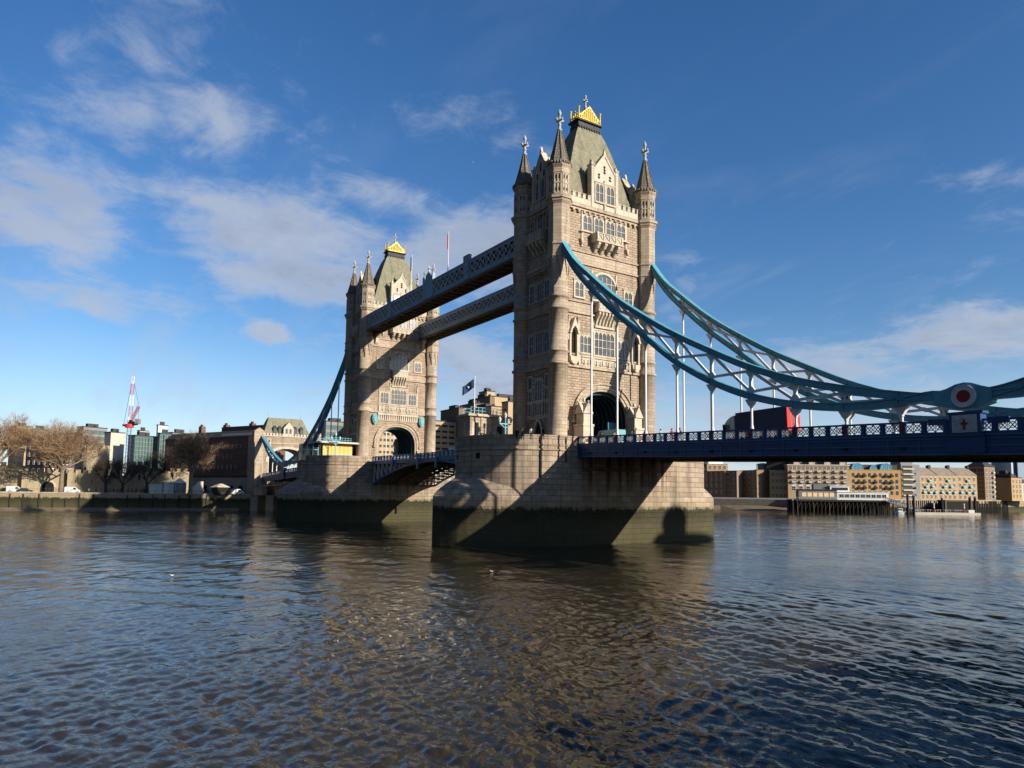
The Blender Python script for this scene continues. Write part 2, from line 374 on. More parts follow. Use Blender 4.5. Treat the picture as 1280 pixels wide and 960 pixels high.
def poly_ground(name, pts, z, m):
    b = MB(); n = len(pts)
    b.add([(x, y, z) for x, y in pts]+[(x, y, -6) for x, y in pts], [tuple(range(n))]+[(i, (i+1) % n, n+(i+1) % n, n+i) for i in range(n)])
    return tag(b.build(name, m), kind='structure')
NQ = [(-214,-420),(-184.6,-100),(-183.6,-87.4),(-180.6,-54.4),(-178.4,-29.7),(-177.2,-13),(-178.6,13),(-186,60),(-196,130),(-192,200),
      (-182,236),(-153,254),(-122,262),(-106,283),(-98,330),(-104,395),(-130,560),(-150,900)]
poly_ground('north_bank_ground', NQ+[(-2500,1200),(-2500,-700)], 5.0, M_PAVE)
poly_ground('south_bank_ground', [(95.0,-240),(93.8,-60),(93.8,-12),(96,14),(96,60),(90,200),(700,200),(700,-240)], 5.2, M_PAVE)

# ------------------------------------------------------------------ the towers
A, B = 5.04, 9.345          # half sizes between turret centres
TB = 14.2                   # terrace level
class F:                    # a wall frame: u along, z up, d outwards
    def __init__(s, face): s.face = face
    def __call__(s, u, z, d):
        z -= TB
        return {'S': (A+d, u, z), 'N': (-A-d, -u, z), 'W': (u, -B-d, z), 'E': (-u, B+d, z)}[s.face]
def fbox(b, f, u0, u1, z0, z1, d0, d1):
    b.hexa([f(u0,z0,d0), f(u1,z0,d0), f(u1,z1,d0), f(u0,z1,d0)], [f(u0,z0,d1), f(u1,z0,d1), f(u1,z1,d1), f(u0,z1,d1)])
def fprism(b, f, poly, d0, d1):
    b.prism(poly, lambda u, z: f(u, z, d0), lambda u, z: f(u, z, d1))
def arc_pts(cu, cz, hw, rise, n=14, e=2.0):
    pts = []
    for i in range(n+1):
        t = PI*i/n; c, s_ = math.cos(t), math.sin(t)
        pts.append((cu+hw*math.copysign(abs(c)**(2/e), c), cz+rise*abs(s_)**(2/e)))
    return pts                        # right to left
def arc_band(b, f, cu, cz, hw0, r0, hw1, r1, d0, d1, n=20, e=2.0):
    p, q = arc_pts(cu, cz, hw0, r0, n, e), arc_pts(cu, cz, hw1, r1, n, e)
    for i in range(n):
        b.hexa([f(*p[i],d0), f(*q[i],d0), f(*q[i+1],d0), f(*p[i+1],d0)], [f(*p[i],d1), f(*q[i],d1), f(*q[i+1],d1), f(*p[i+1],d1)])

def window(root, f, u0, u1, z0, z1, lights, transoms=0, head=None, sur=0.22, sill=True, quoins=False):
    b = MB(); w = u1-u0
    fbox(b, f, u0-sur, u0, z0-sur*.4, z1+sur, 0.0, 0.16); fbox(b, f, u1, u1+sur, z0-sur*.4, z1+sur, 0.0, 0.16)
    if head == 'arch':
        zs = z1-w*0.46
        arc_band(b, f, (u0+u1)/2, zs, w/2, z1-zs, w/2+sur, z1-zs+sur, 0.0, 0.16, 12, 2.0)
    else:
        fbox(b, f, u0-.001, u1+.001, z1, z1+sur, 0.0, 0.157)
        fbox(b, f, u0-sur-.12, u1+sur+.12, z1+sur+.005, z1+sur+.13, 0.0, 0.26)      # drip mould
    if sill: fbox(b, f, u0-sur-.08, u1+sur+.08, z0-.28, z0-.02, 0.0, 0.28)
    for i in range(1, lights):
        c = u0+w*i/lights; fbox(b, f, c-.055, c+.055, z0, z1-(0.02 if head != 'arch' else w*.1), 0.02, 0.12)
    for i in range(transoms):
        c = z0+(z1-z0)*(i+1)/(transoms+1); fbox(b, f, u0, u1, c-.05, c+.05, 0.025, 0.115)
    if head == 'lancets':
        lw = w/lights
        for i in range(lights):
            c = u0+lw*(i+.5); pts = arc_pts(c, z1-lw*.62, lw*.42, lw*.55, 8, 1.7)
            fprism(b, f, [(c+lw/2, z1)]+[(c+lw/2, z1-lw*.62)]+pts+[(c-lw/2, z1-lw*.62), (c-lw/2, z1)], 0.022, 0.11)
    if quoins:
        k = 0; z = z0
        while z < z1+sur-.2:
            if k % 2 == 0:
                fbox(b, f, u0-sur-.24, u0-sur+.001, z, z+.36, 0.0, 0.13); fbox(b, f, u1+sur-.001, u1+sur+.24, z, z+.36, 0.0, 0.13)
            z += .36; k += 1
    o = b.build('window', M_DRESS, root)
    g = MB()
    if head == 'arch':
        zs = z1-w*0.46; pts = arc_pts((u0+u1)/2, zs, w/2, z1-zs, 12)
        fprism(g, f, [(u1, z0)]+pts+[(u0, z0)], -0.05, 0.035)
    else: fbox(g, f, u0, u1, z0, z1, -0.05, 0.035)
    g.build('pane', M_GLASS, o)
    return o

def ring_course(b, z0, z1, pr, rt):
    """string course round walls and turrets; pr = projection, rt = turret radius"""
    e = 0.0
    b.box(A-.3, A+pr, -B+1.2, B-1.2, z0-TB, z1-TB); b.box(-A-pr, -A+.3, -B+1.2, B-1.2, z0-TB, z1-TB)
    b.box(-A+1.2, A-1.2, -B-pr, -B+.3, z0-TB+.002, z1-TB-.002); b.box(-A+1.2, A-1.2, B-.3, B+pr, z0-TB+.002, z1-TB-.002)

ARCH_E = 2.35
def make_tower():
    root = thing('bridge_tower', 'x', 'tower', (0,0,TB))
    # --- walls: lower stage with the road arch through it
    b = MB()
    hw, sp, rise = 5.0, 18.6, 4.95
    arch = arc_pts(0, sp, hw, rise, 22, ARCH_E)
    poly = [(-B+.1,TB-.5),(-B+.1,27.3),(B-.1,27.3),(B-.1,TB-.5),(hw,TB-.5)]+arch+[(-hw,TB-.5)]
    b.prism(poly, lambda u, z: (-A, u, z-TB), lambda u, z: (A, u, z-TB))
    b.box(-A, A, -B, B, 27.3-TB, 54.0-TB)
    b.build('stone_wall', M_ROCK, root)
    # plain side stages are ashlar bands
    b = MB()
    for z0, z1 in ((27.25,29.05),(35.98,37.7),(44.2,46.1)):
        b.box(A-.2, A+.07, -B+1, B-1, z0-TB, z1-TB); b.box(-A-.07, -A+.2, -B+1, B-1, z0-TB, z1-TB)
        b.box(-A+1, A-1, -B-.07, -B+.2, z0-TB, z1-TB); b.box(-A+1, A-1, B-.2, B+.07, z0-TB, z1-TB)
    b.build('ashlar_band', M_ASH, root)
    # --- string courses
    b = MB()
    for z0, z1, pr in ((26.95,27.30,.32),(28.95,29.2,.22),(35.75,36.02,.28),(37.62,37.9,.34),(44.0,44.25,.28),(45.95,46.2,.30)):
        ring_course(b, z0, z1, pr, 0)
    b.build('string_course', M_ASH, root)
    # --- main cornice with brackets
    b = MB(); ring_course(b, 53.0, 53.35, .32, 0); ring_course(b, 53.36, 53.9, .58, 0)
    for fc, hl in (('S', B), ('N', B), ('W', A), ('E', A)):
        f = F(fc); k = int((hl-2)/0.55)
        for i in range(-k, k+1):
            if i % 2 == 0: fbox(b, f, i*.55-.2, i*.55+.2, 52.55, 53.02, 0.0, 0.42)
    b.build('cornice', M_ASH, root)
    # --- corner turrets
    for sx in (-1, 1):
        for sy in (-1, 1):
            cx, cy = sx*A, sy*B; b = MB()
            r = 1.52
            prof = [(r+.12, TB-.4), (r+.12, TB+1.0), (r, TB+1.15)]
            for z0, z1, pr in ((26.95,27.30,.26),(28.95,29.2,.18),(35.75,36.02,.22),(37.62,37.9,.27)):
                prof += [(r,z0),(r+pr,z0+.05),(r+pr,z1),(r,z1+.03)]
            prof += [(r,40.6)]
            b.smooth = True; b.lathe(cx, cy, [(q, z-TB) for q, z in prof], 28); b.smooth = False
            rot = PI/8
            # octagonal shaft on pyramidal corbels
            b.lathe(cx, cy, [(1.55,40.5-TB),(1.62,43.6-TB),(1.80,44.02-TB),(1.95,44.05-TB),(1.95,44.3-TB),(1.80,44.4-TB),(1.80,45.95-TB),(1.95,46.0-TB),(1.95,46.2-TB),(1.74,46.35-TB),
                             (1.74,52.6-TB),(1.92,52.9-TB),(2.05,53.05-TB),(2.05,53.35-TB),(2.26,53.45-TB),(2.26,53.88-TB),(1.80,54.05-TB),(1.74,54.2-TB),(1.74,57.6-TB),(1.84,57.7-TB),(1.84,57.85-TB),(1.74,57.95-TB),
                             (1.74,58.5-TB),(1.9,58.75-TB),(2.02,58.95-TB),(2.02,59.15-TB),(1.5,59.2-TB)], 8, rot)
            for i in range(8):           # the spear-shaped squinches
                a = rot+PI/8+i*PI/4
                ca, sa = math.cos(a), math.sin(a); w = 0.40
                for sg in (-1, 1):
                    tx, ty = -sa*sg, ca*sg
                    base = [(cx+ca*1.72+tx*.06, cy+sa*1.72+ty*.06, 44.0-TB), (cx+ca*1.72+tx*.70, cy+sa*1.72+ty*.70, 44.0-TB), (cx+ca*1.3+tx*.65, cy+sa*1.3+ty*.65, 44.0-TB)]
                    tip = (cx+ca*1.50+tx*.66, cy+sa*1.50+ty*.66, 40.6-TB)
                    b.add(base+[tip], [(0,1,2),(0,3,1),(1,3,2),(2,3,0)])
            tur = b.build('turret', M_ASH, root)
            # blind lancet panels on the top stage
            d = MB()
            for i in range(8):
                a = rot+PI/8+i*PI/4; ca, sa = math.cos(a), math.sin(a); ri = 1.74*math.cos(PI/8)
                for off in (-.27, .27):
                    tx, ty = -sa, ca
                    p0 = Vector((cx+ca*(ri+.03)+tx*off, cy+sa*(ri+.03)+ty*off, 0))
                    for zz0, zz1 in ((54.75,55.2),(56.7,57.25)):
                        d.bar(p0+Vector((0,0,zz0-TB)), p0+Vector((0,0,zz1-TB)), .12, .10, (ca,sa,0))
            d.build('blind_panel', M_VOID, tur)
            d = MB()
            for i in range(8):
                a = rot+PI/8+i*PI/4; ca, sa = math.cos(a), math.sin(a); ri = 1.74*math.cos(PI/8); tx, ty = -sa, ca
                for off in (-.52, 0, .52):
                    p0 = Vector((cx+ca*(ri+.05)+tx*off, cy+sa*(ri+.05)+ty*off, 0))
                    d.bar(p0+Vector((0,0,54.3-TB)), p0+Vector((0,0,57.55-TB)), .12, .10, (ca,sa,0))
                p0 = Vector((cx+ca*(ri+.05), cy+sa*(ri+.05), 0)); tv = Vector((tx,ty,0))
                for zz in (54.3, 56.0, 57.5): d.bar(p0-tv*.58+Vector((0,0,zz-TB)), p0+tv*.58+Vector((0,0,zz-TB)), .10, .16)
            d.build('tracery', M_DRESS, tur)
            s_ = MB()
            s_.lathe(cx, cy, [(2.0,58.9-TB),(1.85,59.3-TB),(1.50,60.4-TB),(1.02,62.2-TB),(0.62,63.9-TB),(0.34,65.2-TB),(0.30,65.3-TB)], 8, rot)
            for i in range(8):           # ribs on the spire
                a = rot+i*PI/4; ca, sa = math.cos(a), math.sin(a)
                pts = [(1.9,59.1),(1.52,60.4),(1.04,62.2),(0.64,63.9),(0.36,65.2)]
                for (r0,z0),(r1,z1) in zip(pts, pts[1:]): s_.bar((cx+ca*r0,cy+sa*r0,z0-TB),(cx+ca*r1,cy+sa*r1,z1-TB),.12,.12)
                a += PI/8; ca, sa = math.cos(a), math.sin(a)   # parapet teeth at the eaves
                for off in (-.45, 0, .45):
                    s_.box(cx+ca*1.86-sa*off-.13, cx+ca*1.86-sa*off+.13, cy+sa*1.86+ca*off-.13, cy+sa*1.86+ca*off+.13, 59.1-TB, 59.62-TB)
            s_.build('spire', M_CONE, tur)
            q = MB(); q.smooth = True
            q.lathe(cx, cy, [(.30,65.2-TB),(.42,65.35-TB),(.42,65.5-TB),(.26,65.6-TB),(.22,66.2-TB),(.36,66.3-TB),(.2,66.45-TB),(.17,67.9-TB),(.28,68.05-TB),(.3,68.3-TB),(.18,68.6-TB),(.05,68.95-TB)], 10); q.smooth = False
            for ax in ((1,0),(0,1)):
                for sg in (-1, 1):
                    q.bar((cx,cy,66.9-TB),(cx+ax[0]*sg*.55,cy+ax[1]*sg*.55,67.1-TB),.24,.28); q.ico((cx+ax[0]*sg*.6,cy+ax[1]*sg*.6,67.15-TB),.23)
            q.build('finial', M_FINIAL, tur)
    # --- battlements
    for fc, hl, dh in (('S', B, 2.75), ('N', B, 2.75), ('W', A, 2.15), ('E', A, 2.15)):
        f = F(fc)
        for sg in (-1, 1):
            b = MB(); u0, u1 = sorted((sg*dh, sg*(hl-1.3)))
            fbox(b, f, u0, u1, 53.92, 55.1, -.15, .17)
            n = max(1, int((u1-u0)/.95)); st = (u1-u0)/n
            for i in range(n):
                c = u0+st*(i+.5); fbox(b, f, c-.28, c+.28, 55.08, 55.75, -.15, .17); fbox(b, f, c-.34, c+.34, 55.76, 55.92, -.2, .24)
            b.build('battlement', M_DRESS, root)
    # --- main roof
    b = MB(); prf = [(0.0, 54.2), (.10, 56.4), (.25, 59.3), (.42, 62.5), (.62, 65.7), (.82, 68.4), (1.0, 70.2)]
    rings = []
    for t_, z in prf:
        k = t_**0.93; hx = 4.3*(1-k)+1.05*k; hy = 7.7*(1-k)+2.3*k
        rings.append([(-hx,-hy,z-TB),(hx,-hy,z-TB),(hx,hy,z-TB),(-hx,hy,z-TB)])
    b.loft(rings); roof = b.build('roof', M_ROOF, root)
    b = MB(); b.box(-1.2,1.2,-2.45,2.45,70.15-TB,70.55-TB); b.box(-1.1,1.1,-2.35,2.35,70.56-TB,71.1-TB); b.box(-1.45,1.45,-2.7,2.7,71.1-TB,71.4-TB)
    for i in range(-4, 5):
        for sx in (-1, 1): b.box(sx*1.26-.1, sx*1.26+.1, i*.56-.13, i*.56+.13, 69.75-TB, 70.2-TB)
    for i in range(-1, 2):
        for sy in (-1, 1): b.box(i*.7-.13, i*.7+.13, sy*2.5-.1, sy*2.5+.1, 69.75-TB, 70.2-TB)
    b.build('roof_curb', M_DARKROOF, roof)
    b = MB()
    def crest(p0, p1, apex):
        p0, p1 = Vector(p0), Vector(p1); m_ = (p0+p1)/2; up = Vector((0,0,1))
        b.bar(p0, p1, .10, .25)
        ap = m_+up*apex
        b.bar(p0+up*.5, ap, .09, .13); b.bar(p1+up*.5, ap, .09, .13)
        L = (p1-p0).length; n = max(3, int(L/.42))
        for i in range(1, n):
            t_ = i/n; h = .5+(apex-.5)*(1-abs(2*t_-1)); q = p0.lerp(p1, t_)
            b.bar(q, q+up*h, .09, .13); b.ico(q+up*(h+.12), .13, n=6, k=4)
            for hh in (0.35, 0.8, 1.3, 1.8, 2.2):
                if hh < h-.3: b.ico(q+up*hh, .21, (.7,1,1.6), 6, 4)
    for sx in (-1, 1): crest((sx*1.15,-2.2,71.5-TB), (sx*1.15,2.2,71.5-TB), 2.6)
    for sy in (-1, 1): crest((-1.0,sy*2.3,71.5-TB), (1.0,sy*2.3,71.5-TB), 1.5)
    for sx in (-1, 1):
        for sy in (-1, 1):
            b.tube((sx*1.15,sy*2.35,71.4-TB),(sx*1.15,sy*2.35,73.3-TB),.15,.12,8); b.ico((sx*1.15,sy*2.35,73.45-TB),.22)
    b.build('gilded_cresting', M_GOLD, roof)
    b = MB(); b.tube((0,0,71.3-TB),(0,0,76.2-TB),.2,.12,8); b.ico((0,0,74.6-TB),.3); b.bar((0,-.5,75.8-TB),(0,.5,75.8-TB),.16,.2); b.bar((-.5,0,75.8-TB),(.5,0,75.8-TB),.16,.2)
    b.ico((0,0,76.5-TB),.2,(1,1,2)); b.build('roof_finial', M_FINIAL, roof)
    # --- gabled dormers
    for fc, hw_, zt, ze in (('S',2.6,63.7,60.4),('N',2.6,63.7,60.4),('W',2.05,63.6,60.2),('E',2.05,63.6,60.2)):
        f = F(fc); b = MB()
        fprism(b, f, [(-hw_,53.9),(hw_,53.9),(hw_,ze),(0,zt),(-hw_,ze)], -.9, .12)
        fprism(b, f, [(-hw_-.02,ze-.25),(0,zt-.22),(hw_+.02,ze-.25),(hw_+.05,ze+.12),(0,zt+.28),(-hw_-.05,ze+.12)], -.95, .24)
        for sg in (-1, 1):
            fbox(b, f, sg*hw_-.3, sg*hw_+.3, 53.92, ze+.9, -.8, .28); fbox(b, f, sg*hw_-.4, sg*hw_+.4, ze+.9, ze+1.2, -.9, .38)
            fprism(b, f, [(sg*hw_-.28,ze+1.2),(sg*hw_+.28,ze+1.2),(sg*hw_,ze+1.9)], -.5, .1)
        fbox(b, f, -.17, .17, 54.0, 59.2, .12, .34)
        fprism(b, f, [(-.25,zt+.1),(.25,zt+.1),(0,zt+1.1)], -.2, .2)
        dm = b.build('dormer', M_DRESS, root)
        k = MB()
        for sg in (-1, 0, 1):              # pierced tracery of the gable
            c = sg*hw_*.46; zc = 61.6 if sg == 0 else 60.05
            for q in range(3 if sg == 0 else 2):
                zq = zc-.5*q
                fbox(k, f, c-.11, c+.11, zq-.24, zq+.24, .125, .15); fbox(k, f, c-.27, c+.27, zq-.09, zq+.09, .126, .152)
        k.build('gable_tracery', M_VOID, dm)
        k = MB()
        hx0 = (4.3, 7.7) if fc in 'SN' else (7.7, 4.3)
        rg = []
        for d_ in (-.9, -4.2):
            rg.append([f(-hw_+.15,54.5,d_), f(hw_-.15,54.5,d_), f(hw_-.15,ze-.2,d_), f(0,zt-.3,d_), f(-hw_+.15,ze-.2,d_)])
        k.loft(rg); k.build('dormer_roof', M_DARKROOF, dm)
        if fc in 'SN':
            for u0, u1 in ((-1.95,-.4),(.4,1.95)): window(dm, F2(f,.12), u0, u1, 55.3, 58.4, 2, 1, 'lancets', .16)
        else: window(dm, F2(f,.12), -1.25, 1.25, 55.6, 58.7, 3, 1, 'lancets', .16)
    # --- windows and carving of the two road faces
    for fc in 'SN':
        f = F(fc)
        window(root, f, -2.05, 2.05, 29.45, 33.3, 5, 2, 'lancets')
        for sg in (-1, 1):
            u0, u1 = sorted((sg*2.85, sg*5.05 if fc == 'S' else sg*4.95)); window(root, f, u0, u1, 29.55, 32.3, 3, 1, 'lancets')
            u0, u1 = sorted((sg*4.45, sg*6.1)); window(root, f, u0, u1, 38.55, 41.0, 2, 1, 'lancets', .25)
        window(root, f, -2.45, 2.45, 38.6, 43.1, 5, 2, 'arch', .35)
        for c in (-3.65, -1.25, 1.25, 3.65): window(root, f, c-.85, c+.85, 49.85, 52.4, 2, 1, 'lancets', .22)
        # carved frieze under the great window
        b = MB(); fbox(b, f, -5.35, 5.35, 27.42, 28.75, .07, .13)
        for i in range(-12, 13):
            c = i*.42; z0 = 27.62+.1*(i % 2)
            fbox(b, f, c-.13, c+.13, z0, z0+.75, .12, .26+.06*(i % 3)); fbox(b, f, c-.2, c+.2, z0+.25, z0+.45, .12, .22)
        for c in (-5.35, -2.5, 2.5, 5.35):
            fbox(b, f, c-.14, c+.14, 27.35, 28.9, .12, .4); fbox(b, f, c-.10, c+.10, 28.9, 34.2 if abs(c) < 3 else 33.2, .02, .2)
            fprism(b, f, [(c-.18,33.2),(c+.18,33.2),(c,35.0)], 0.0, .25)
        fbox(b, f, -5.5, 5.5, 28.78, 28.94, .05, .34)
        b.build('carved_frieze', M_DRESS, root)
        # canopied oriel balcony
        b = MB()
        prof = [(0,34.0),(.35,34.5),(.75,35.4),(1.2,36.3),(1.2,36.5)]
        fbox(b, f, -2.15, 2.15, 36.45, 36.75, 0, 1.3); fbox(b, f, -2.05, 2.05, 36.76, 37.9, 0.9, 1.2); fbox(b, f, -2.2, 2.2, 37.9, 38.12, 0.0, 1.32)
        fbox(b, f, -2.05, -1.8, 36.76, 37.9, 0, .9); fbox(b, f, 1.8, 2.05, 36.76, 37.9, 0, .9)
        for i in range(6):
            c = -1.7+.68*i
            fprism(b, lambda u, z, d, c=c: f(c+d, z, u), [(0,34.3),(.18,34.4),(.5,35.2),(1.15,36.0),(1.15,36.45),(0,36.45)], -.16, .16)
            fbox(b, f, c-.22, c+.22, 36.95, 37.7, 1.2, 1.28)
        fbox(b, f, -2.05, 2.05, 33.95, 34.3, 0, .3)
        b.build('oriel', M_DRESS, root)
        # upper balcony
        b = MB()
        fbox(b, f, -2.8, 2.8, 47.95, 48.2, 0, 1.65); fbox(b, f, -2.7, 2.7, 48.21, 49.25, 1.35, 1.58); fbox(b, f, -2.85, 2.85, 49.25, 49.45, 1.28, 1.68)
        for sg in (-1, 1): fbox(b, f, sg*2.7-.12, sg*2.7+.12, 48.21, 49.25, 0, 1.35); fbox(b, f, sg*2.7-.16, sg*2.7+.16, 49.25, 49.44, 0, 1.28)
        for i in range(-2, 3): fbox(b, f, i*1.3-.14, i*1.3+.14, 48.15, 49.5, 1.3, 1.7)
        for i in range(4):
            for sg in (-1, 1): b.bar(f(-1.95+1.3*i-sg*.4,48.35,1.62), f(-1.95+1.3*i+sg*.4,49.15,1.62), .10, .10)
        for i in range(4):
            c = -2.1+1.4*i
            fprism(b, lambda u, z, d, c=c: f(c+d, z, u), [(0,46.3),(.25,46.35),(.7,46.9),(1.0,47.0),(1.5,47.6),(1.5,47.95),(0,47.95)], -.24, .24)
        for sg in (-1, 1):
            fbox(b, f, sg*4.75-.12, sg*4.75+.12, 47.0, 53.0, 0, .18)
            fprism(b, f, [(sg*4.9-.3,48.3),(sg*4.9+.3,48.3),(sg*4.9,47.2)], 0, .5); fbox(b, f, sg*4.9-.32, sg*4.9+.32, 49.4, 49.6, 0, .5)
        b.build('balcony', M_DRESS, root)
        # arch mouldings
        b = MB()
        arc_band(b, f, 0, 18.6, 4.98, 4.93, 5.45, 5.35, -.3, .10, 22, ARCH_E); arc_band(b, f, 0, 18.6, 5.45, 5.35, 5.85, 5.7, -.1, .26, 22, ARCH_E)
        arc_band(b, f, 0, 18.6, 5.85, 5.7, 6.2, 6.0, 0, .18, 22, ARCH_E); arc_band(b, f, 0, 18.6, 6.2, 6.0, 6.45, 6.22, 0, .42, 22, ARCH_E)
        for sg in (-1, 1):
            for (w0, w1, dd) in ((4.98,5.45,.10),(5.45,5.85,.26),(5.85,6.2,.18)):
                u0, u1 = sorted((sg*w0, sg*w1)); fbox(b, f, u0, u1, TB-.3, 18.6, -.2, dd)
            fbox(b, f, sg*6.32-.28, sg*6.32+.28, 18.1, 18.62, 0, .6)
        b.build('arch_moulding', M_ASH, root)
    # outer (road) face: statue niches, gabled piers and lodge doors
    f = F('S')
    for sg in (-1, 1):
        b = MB(); c = sg*6.55
        fprism(b, f, [(c-.75,27.9),(c-.3,27.4),(c+.3,27.4),(c+.75,27.9),(c+.85,28.6),(c-.85,28.6)], 0, .75)
        for s2 in (-1, 1): fbox(b, f, c+s2*.72-.16, c+s2*.72+.16, 28.6, 32.6, 0, .55); fprism(b, f, [(c+s2*.95-.18,32.6),(c+s2*.95+.18,32.6),(c+s2*.95,35.2)], 0, .35); fbox(b, f, c+s2*.95-.16, c+s2*.95+.16, 31.2, 32.6, 0, .4)
        fprism(b, f, [(c-1.0,32.3),(c-.62,32.3),(c-.45,33.0),(c,33.5),(c+.45,33.0),(c+.62,32.3),(c+1.0,32.3),(c,34.9)], 0, .8)
        nb = b.build('statue_niche', M_DRESS, root)
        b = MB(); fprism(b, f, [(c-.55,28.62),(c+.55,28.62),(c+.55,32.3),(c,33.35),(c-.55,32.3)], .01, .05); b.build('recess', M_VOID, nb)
        b = MB(); c = sg*5.3
        b.box(A+.25, A+2.6, c-1.0, c+1.0, TB-.3-TB, 17.4-TB); b.box(A+.15, A+2.7, c-1.1, c+1.1, 17.4-TB, 17.75-TB); b.box(A+.5, A+2.4, c-.8, c+.8, 17.75-TB, 19.4-TB)
        b.prism([(c-1.0,19.4),(c+1.0,19.4),(c,21.2)], lambda u, z: (A+.3, u, z-TB), lambda u, z: (A+2.6, u, z-TB))
        b.prism([(A+.35,19.4),(A+2.55,19.4),(A+1.45,21.3)], lambda u, z: (u, c-1.05, z-TB), lambda u, z: (u, c+1.05, z-TB))
        b.ico((A+2.5,c,21.3-TB),.22); b.ico((A+1.45,c,21.6-TB),.25,(1,1,1.6))
        b.build('gate_pier', M_DRESS, root)
        b = MB(); fprism(b, f, [(sg*8.1-.5,TB),(sg*8.1+.5,TB),(sg*8.1+.5,16.3),(sg*8.1,16.9),(sg*8.1-.5,16.3)], -.4, .05); b.build('lodge_door', M_YELLOW if sg < 0 else M_BLACK, root)
    # inner (river) face: blind arcade and pale shields
    f = F('N'); b = MB()
    fbox(b, f, -5.6, 5.6, 26.45, 26.9, 0, .35); fbox(b, f, -5.6, 5.6, 25.0, 25.15, 0, .2)
    for i in range(-9, 10):
        c = i*.59; fprism(b, f, [(c-.22,25.2),(c-.1,25.15),(c+.1,25.15),(c+.22,25.2),(c+.12,26.45),(c-.12,26.45)], .0, .3)
    b.build('blind_arcade', M_DRESS, root)
    for sg in (-1, 1):
        b = MB(); c = sg*6.5
        fprism(b, f, [(c-.55,26.3),(c-.72,25.5),(c-.6,24.6),(c,23.8),(c+.6,24.6),(c+.72,25.5),(c+.55,26.3),(c,26.6)], .05, .75)
        fprism(b, f, [(c-.35,26.0),(c-.45,25.4),(c-.38,24.8),(c,24.3),(c+.38,24.8),(c+.45,25.4),(c+.35,26.0)], .75, .95)
        b.build('shield', M_SHIELD, root)
    # --- river side faces (narrow)
    for fc in 'WE':
        f = F(fc)
        for c, w_ in ((-2.1,.62),(0,.62),(2.1,.62)):
            window(root, f, c-w_, c+w_, 38.35, 41.2, 2, 1, None, .22, True, True)
        window(root, f, -.9, .9, 29.55, 32.9, 3, 1, None, .22, True, True)
        for sg in (-1, 1): window(root, f, sg*2.15-.62, sg*2.15+.62, 29.55, 32.7, 2, 1, None, .22, True, True)
        window(root, f, -.95, .95, 21.9, 25.2, 3, 1, 'lancets', .22, True, True); window(root, f, -.95, .95, 19.5, 21.3, 3, 0, None, .2)
        for sg in (-1, 1):
            window(root, f, sg*2.45-.55, sg*2.45+.55, 24.0, 25.8, 1, 0, None, .2, True, True)
            window(root, f, sg*2.35-.5, sg*2.35+.5, 21.9, 23.5, 2, 0, None, .2); window(root, f, sg*2.35-.5, sg*2.35+.5, 19.5, 21.3, 2, 0, None, .2)
        for c in (-2.35, 0, 2.35): window(root, f, c-(.7 if c == 0 else .55), c+(.7 if c == 0 else .55), 50.0, 53.0 if c == 0 else 52.5, 2, 1, 'lancets', .2)
        b = MB()
        fbox(b, f, -3.4, 3.4, 43.35, 44.0, 0, .55)
        for i in range(-5, 6): fbox(b, f, i*.58-.16, i*.58+.16, 42.75, 43.36, 0, .5); fbox(b, f, i*.58-.12, i*.58+.12, 42.35, 42.76, 0, .28)
        b.build('corbel_table', M_ASH, root)
        b = MB()
        fbox(b, f, -2.1, 2.1, 47.95, 48.2, 0, 1.5); fbox(b, f, -2.0, 2.0, 48.21, 49.4, 1.2, 1.42); fbox(b, f, -2.15, 2.15, 49.4, 49.6, 1.12, 1.52)
        for sg in (-1, 1): fbox(b, f, sg*2.0-.12, sg*2.0+.12, 48.21, 49.4, 0, 1.2)
        for i in range(-2, 3): fbox(b, f, i*.95-.12, i*.95+.12, 48.15, 49.65, 1.15, 1.55)
        for i in range(4):
            c = -1.6+1.07*i
            fprism(b, lambda u, z, d, c=c: f(c+d, z, u), [(0,46.1),(.25,46.2),(.6,46.9),(1.0,47.1),(1.35,47.6),(1.35,47.95),(0,47.95)], -.2, .2)
        b.build('balcony', M_DRESS, root)
        b = MB()
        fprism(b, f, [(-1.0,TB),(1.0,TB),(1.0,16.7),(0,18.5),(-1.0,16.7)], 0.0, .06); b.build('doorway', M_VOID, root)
        b = MB()
        arc_band(b, f, 0, 16.3, 1.0, 2.3, 1.35, 2.75, 0, .3, 12, 1.5); fbox(b, f, -1.35, -1.0, TB, 16.3, 0, .3); fbox(b, f, 1.0, 1.35, TB, 16.3, 0, .3)
        fbox(b, f, -3.3, 3.3, 18.85, 19.15, 0, .24); fbox(b, f, -3.3, 3.3, 21.5, 21.75, 0, .22)
        b.build('door_surround', M_DRESS, root)
    # --- steel lining of the road arch
    b = MB()
    p = arc_pts(0, 18.6, 4.9, 4.83, 22, ARCH_E); q = arc_pts(0, 18.6, 4.99, 4.94, 22, ARCH_E)
    pl = [(4.9,TB)]+p+[(-4.9,TB)]; ql = [(4.985,TB)]+q+[(-4.985,TB)]
    for i in range(len(pl)-1):
        b.hexa([(-A+.5,*sub(pl[i])),(-A+.5,*sub(ql[i])),(-A+.5,*sub(ql[i+1])),(-A+.5,*sub(pl[i+1]))], [(A-.5,*sub(pl[i])),(A-.5,*sub(ql[i])),(A-.5,*sub(ql[i+1])),(A-.5,*sub(pl[i+1]))])
    b.build('vault_lining', M_BLACK, root)
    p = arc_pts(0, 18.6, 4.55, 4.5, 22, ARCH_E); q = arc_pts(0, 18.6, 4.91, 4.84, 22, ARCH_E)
    pl = [(4.55,TB)]+p+[(-4.55,TB)]; ql = [(4.905,TB)]+q+[(-4.905,TB)]
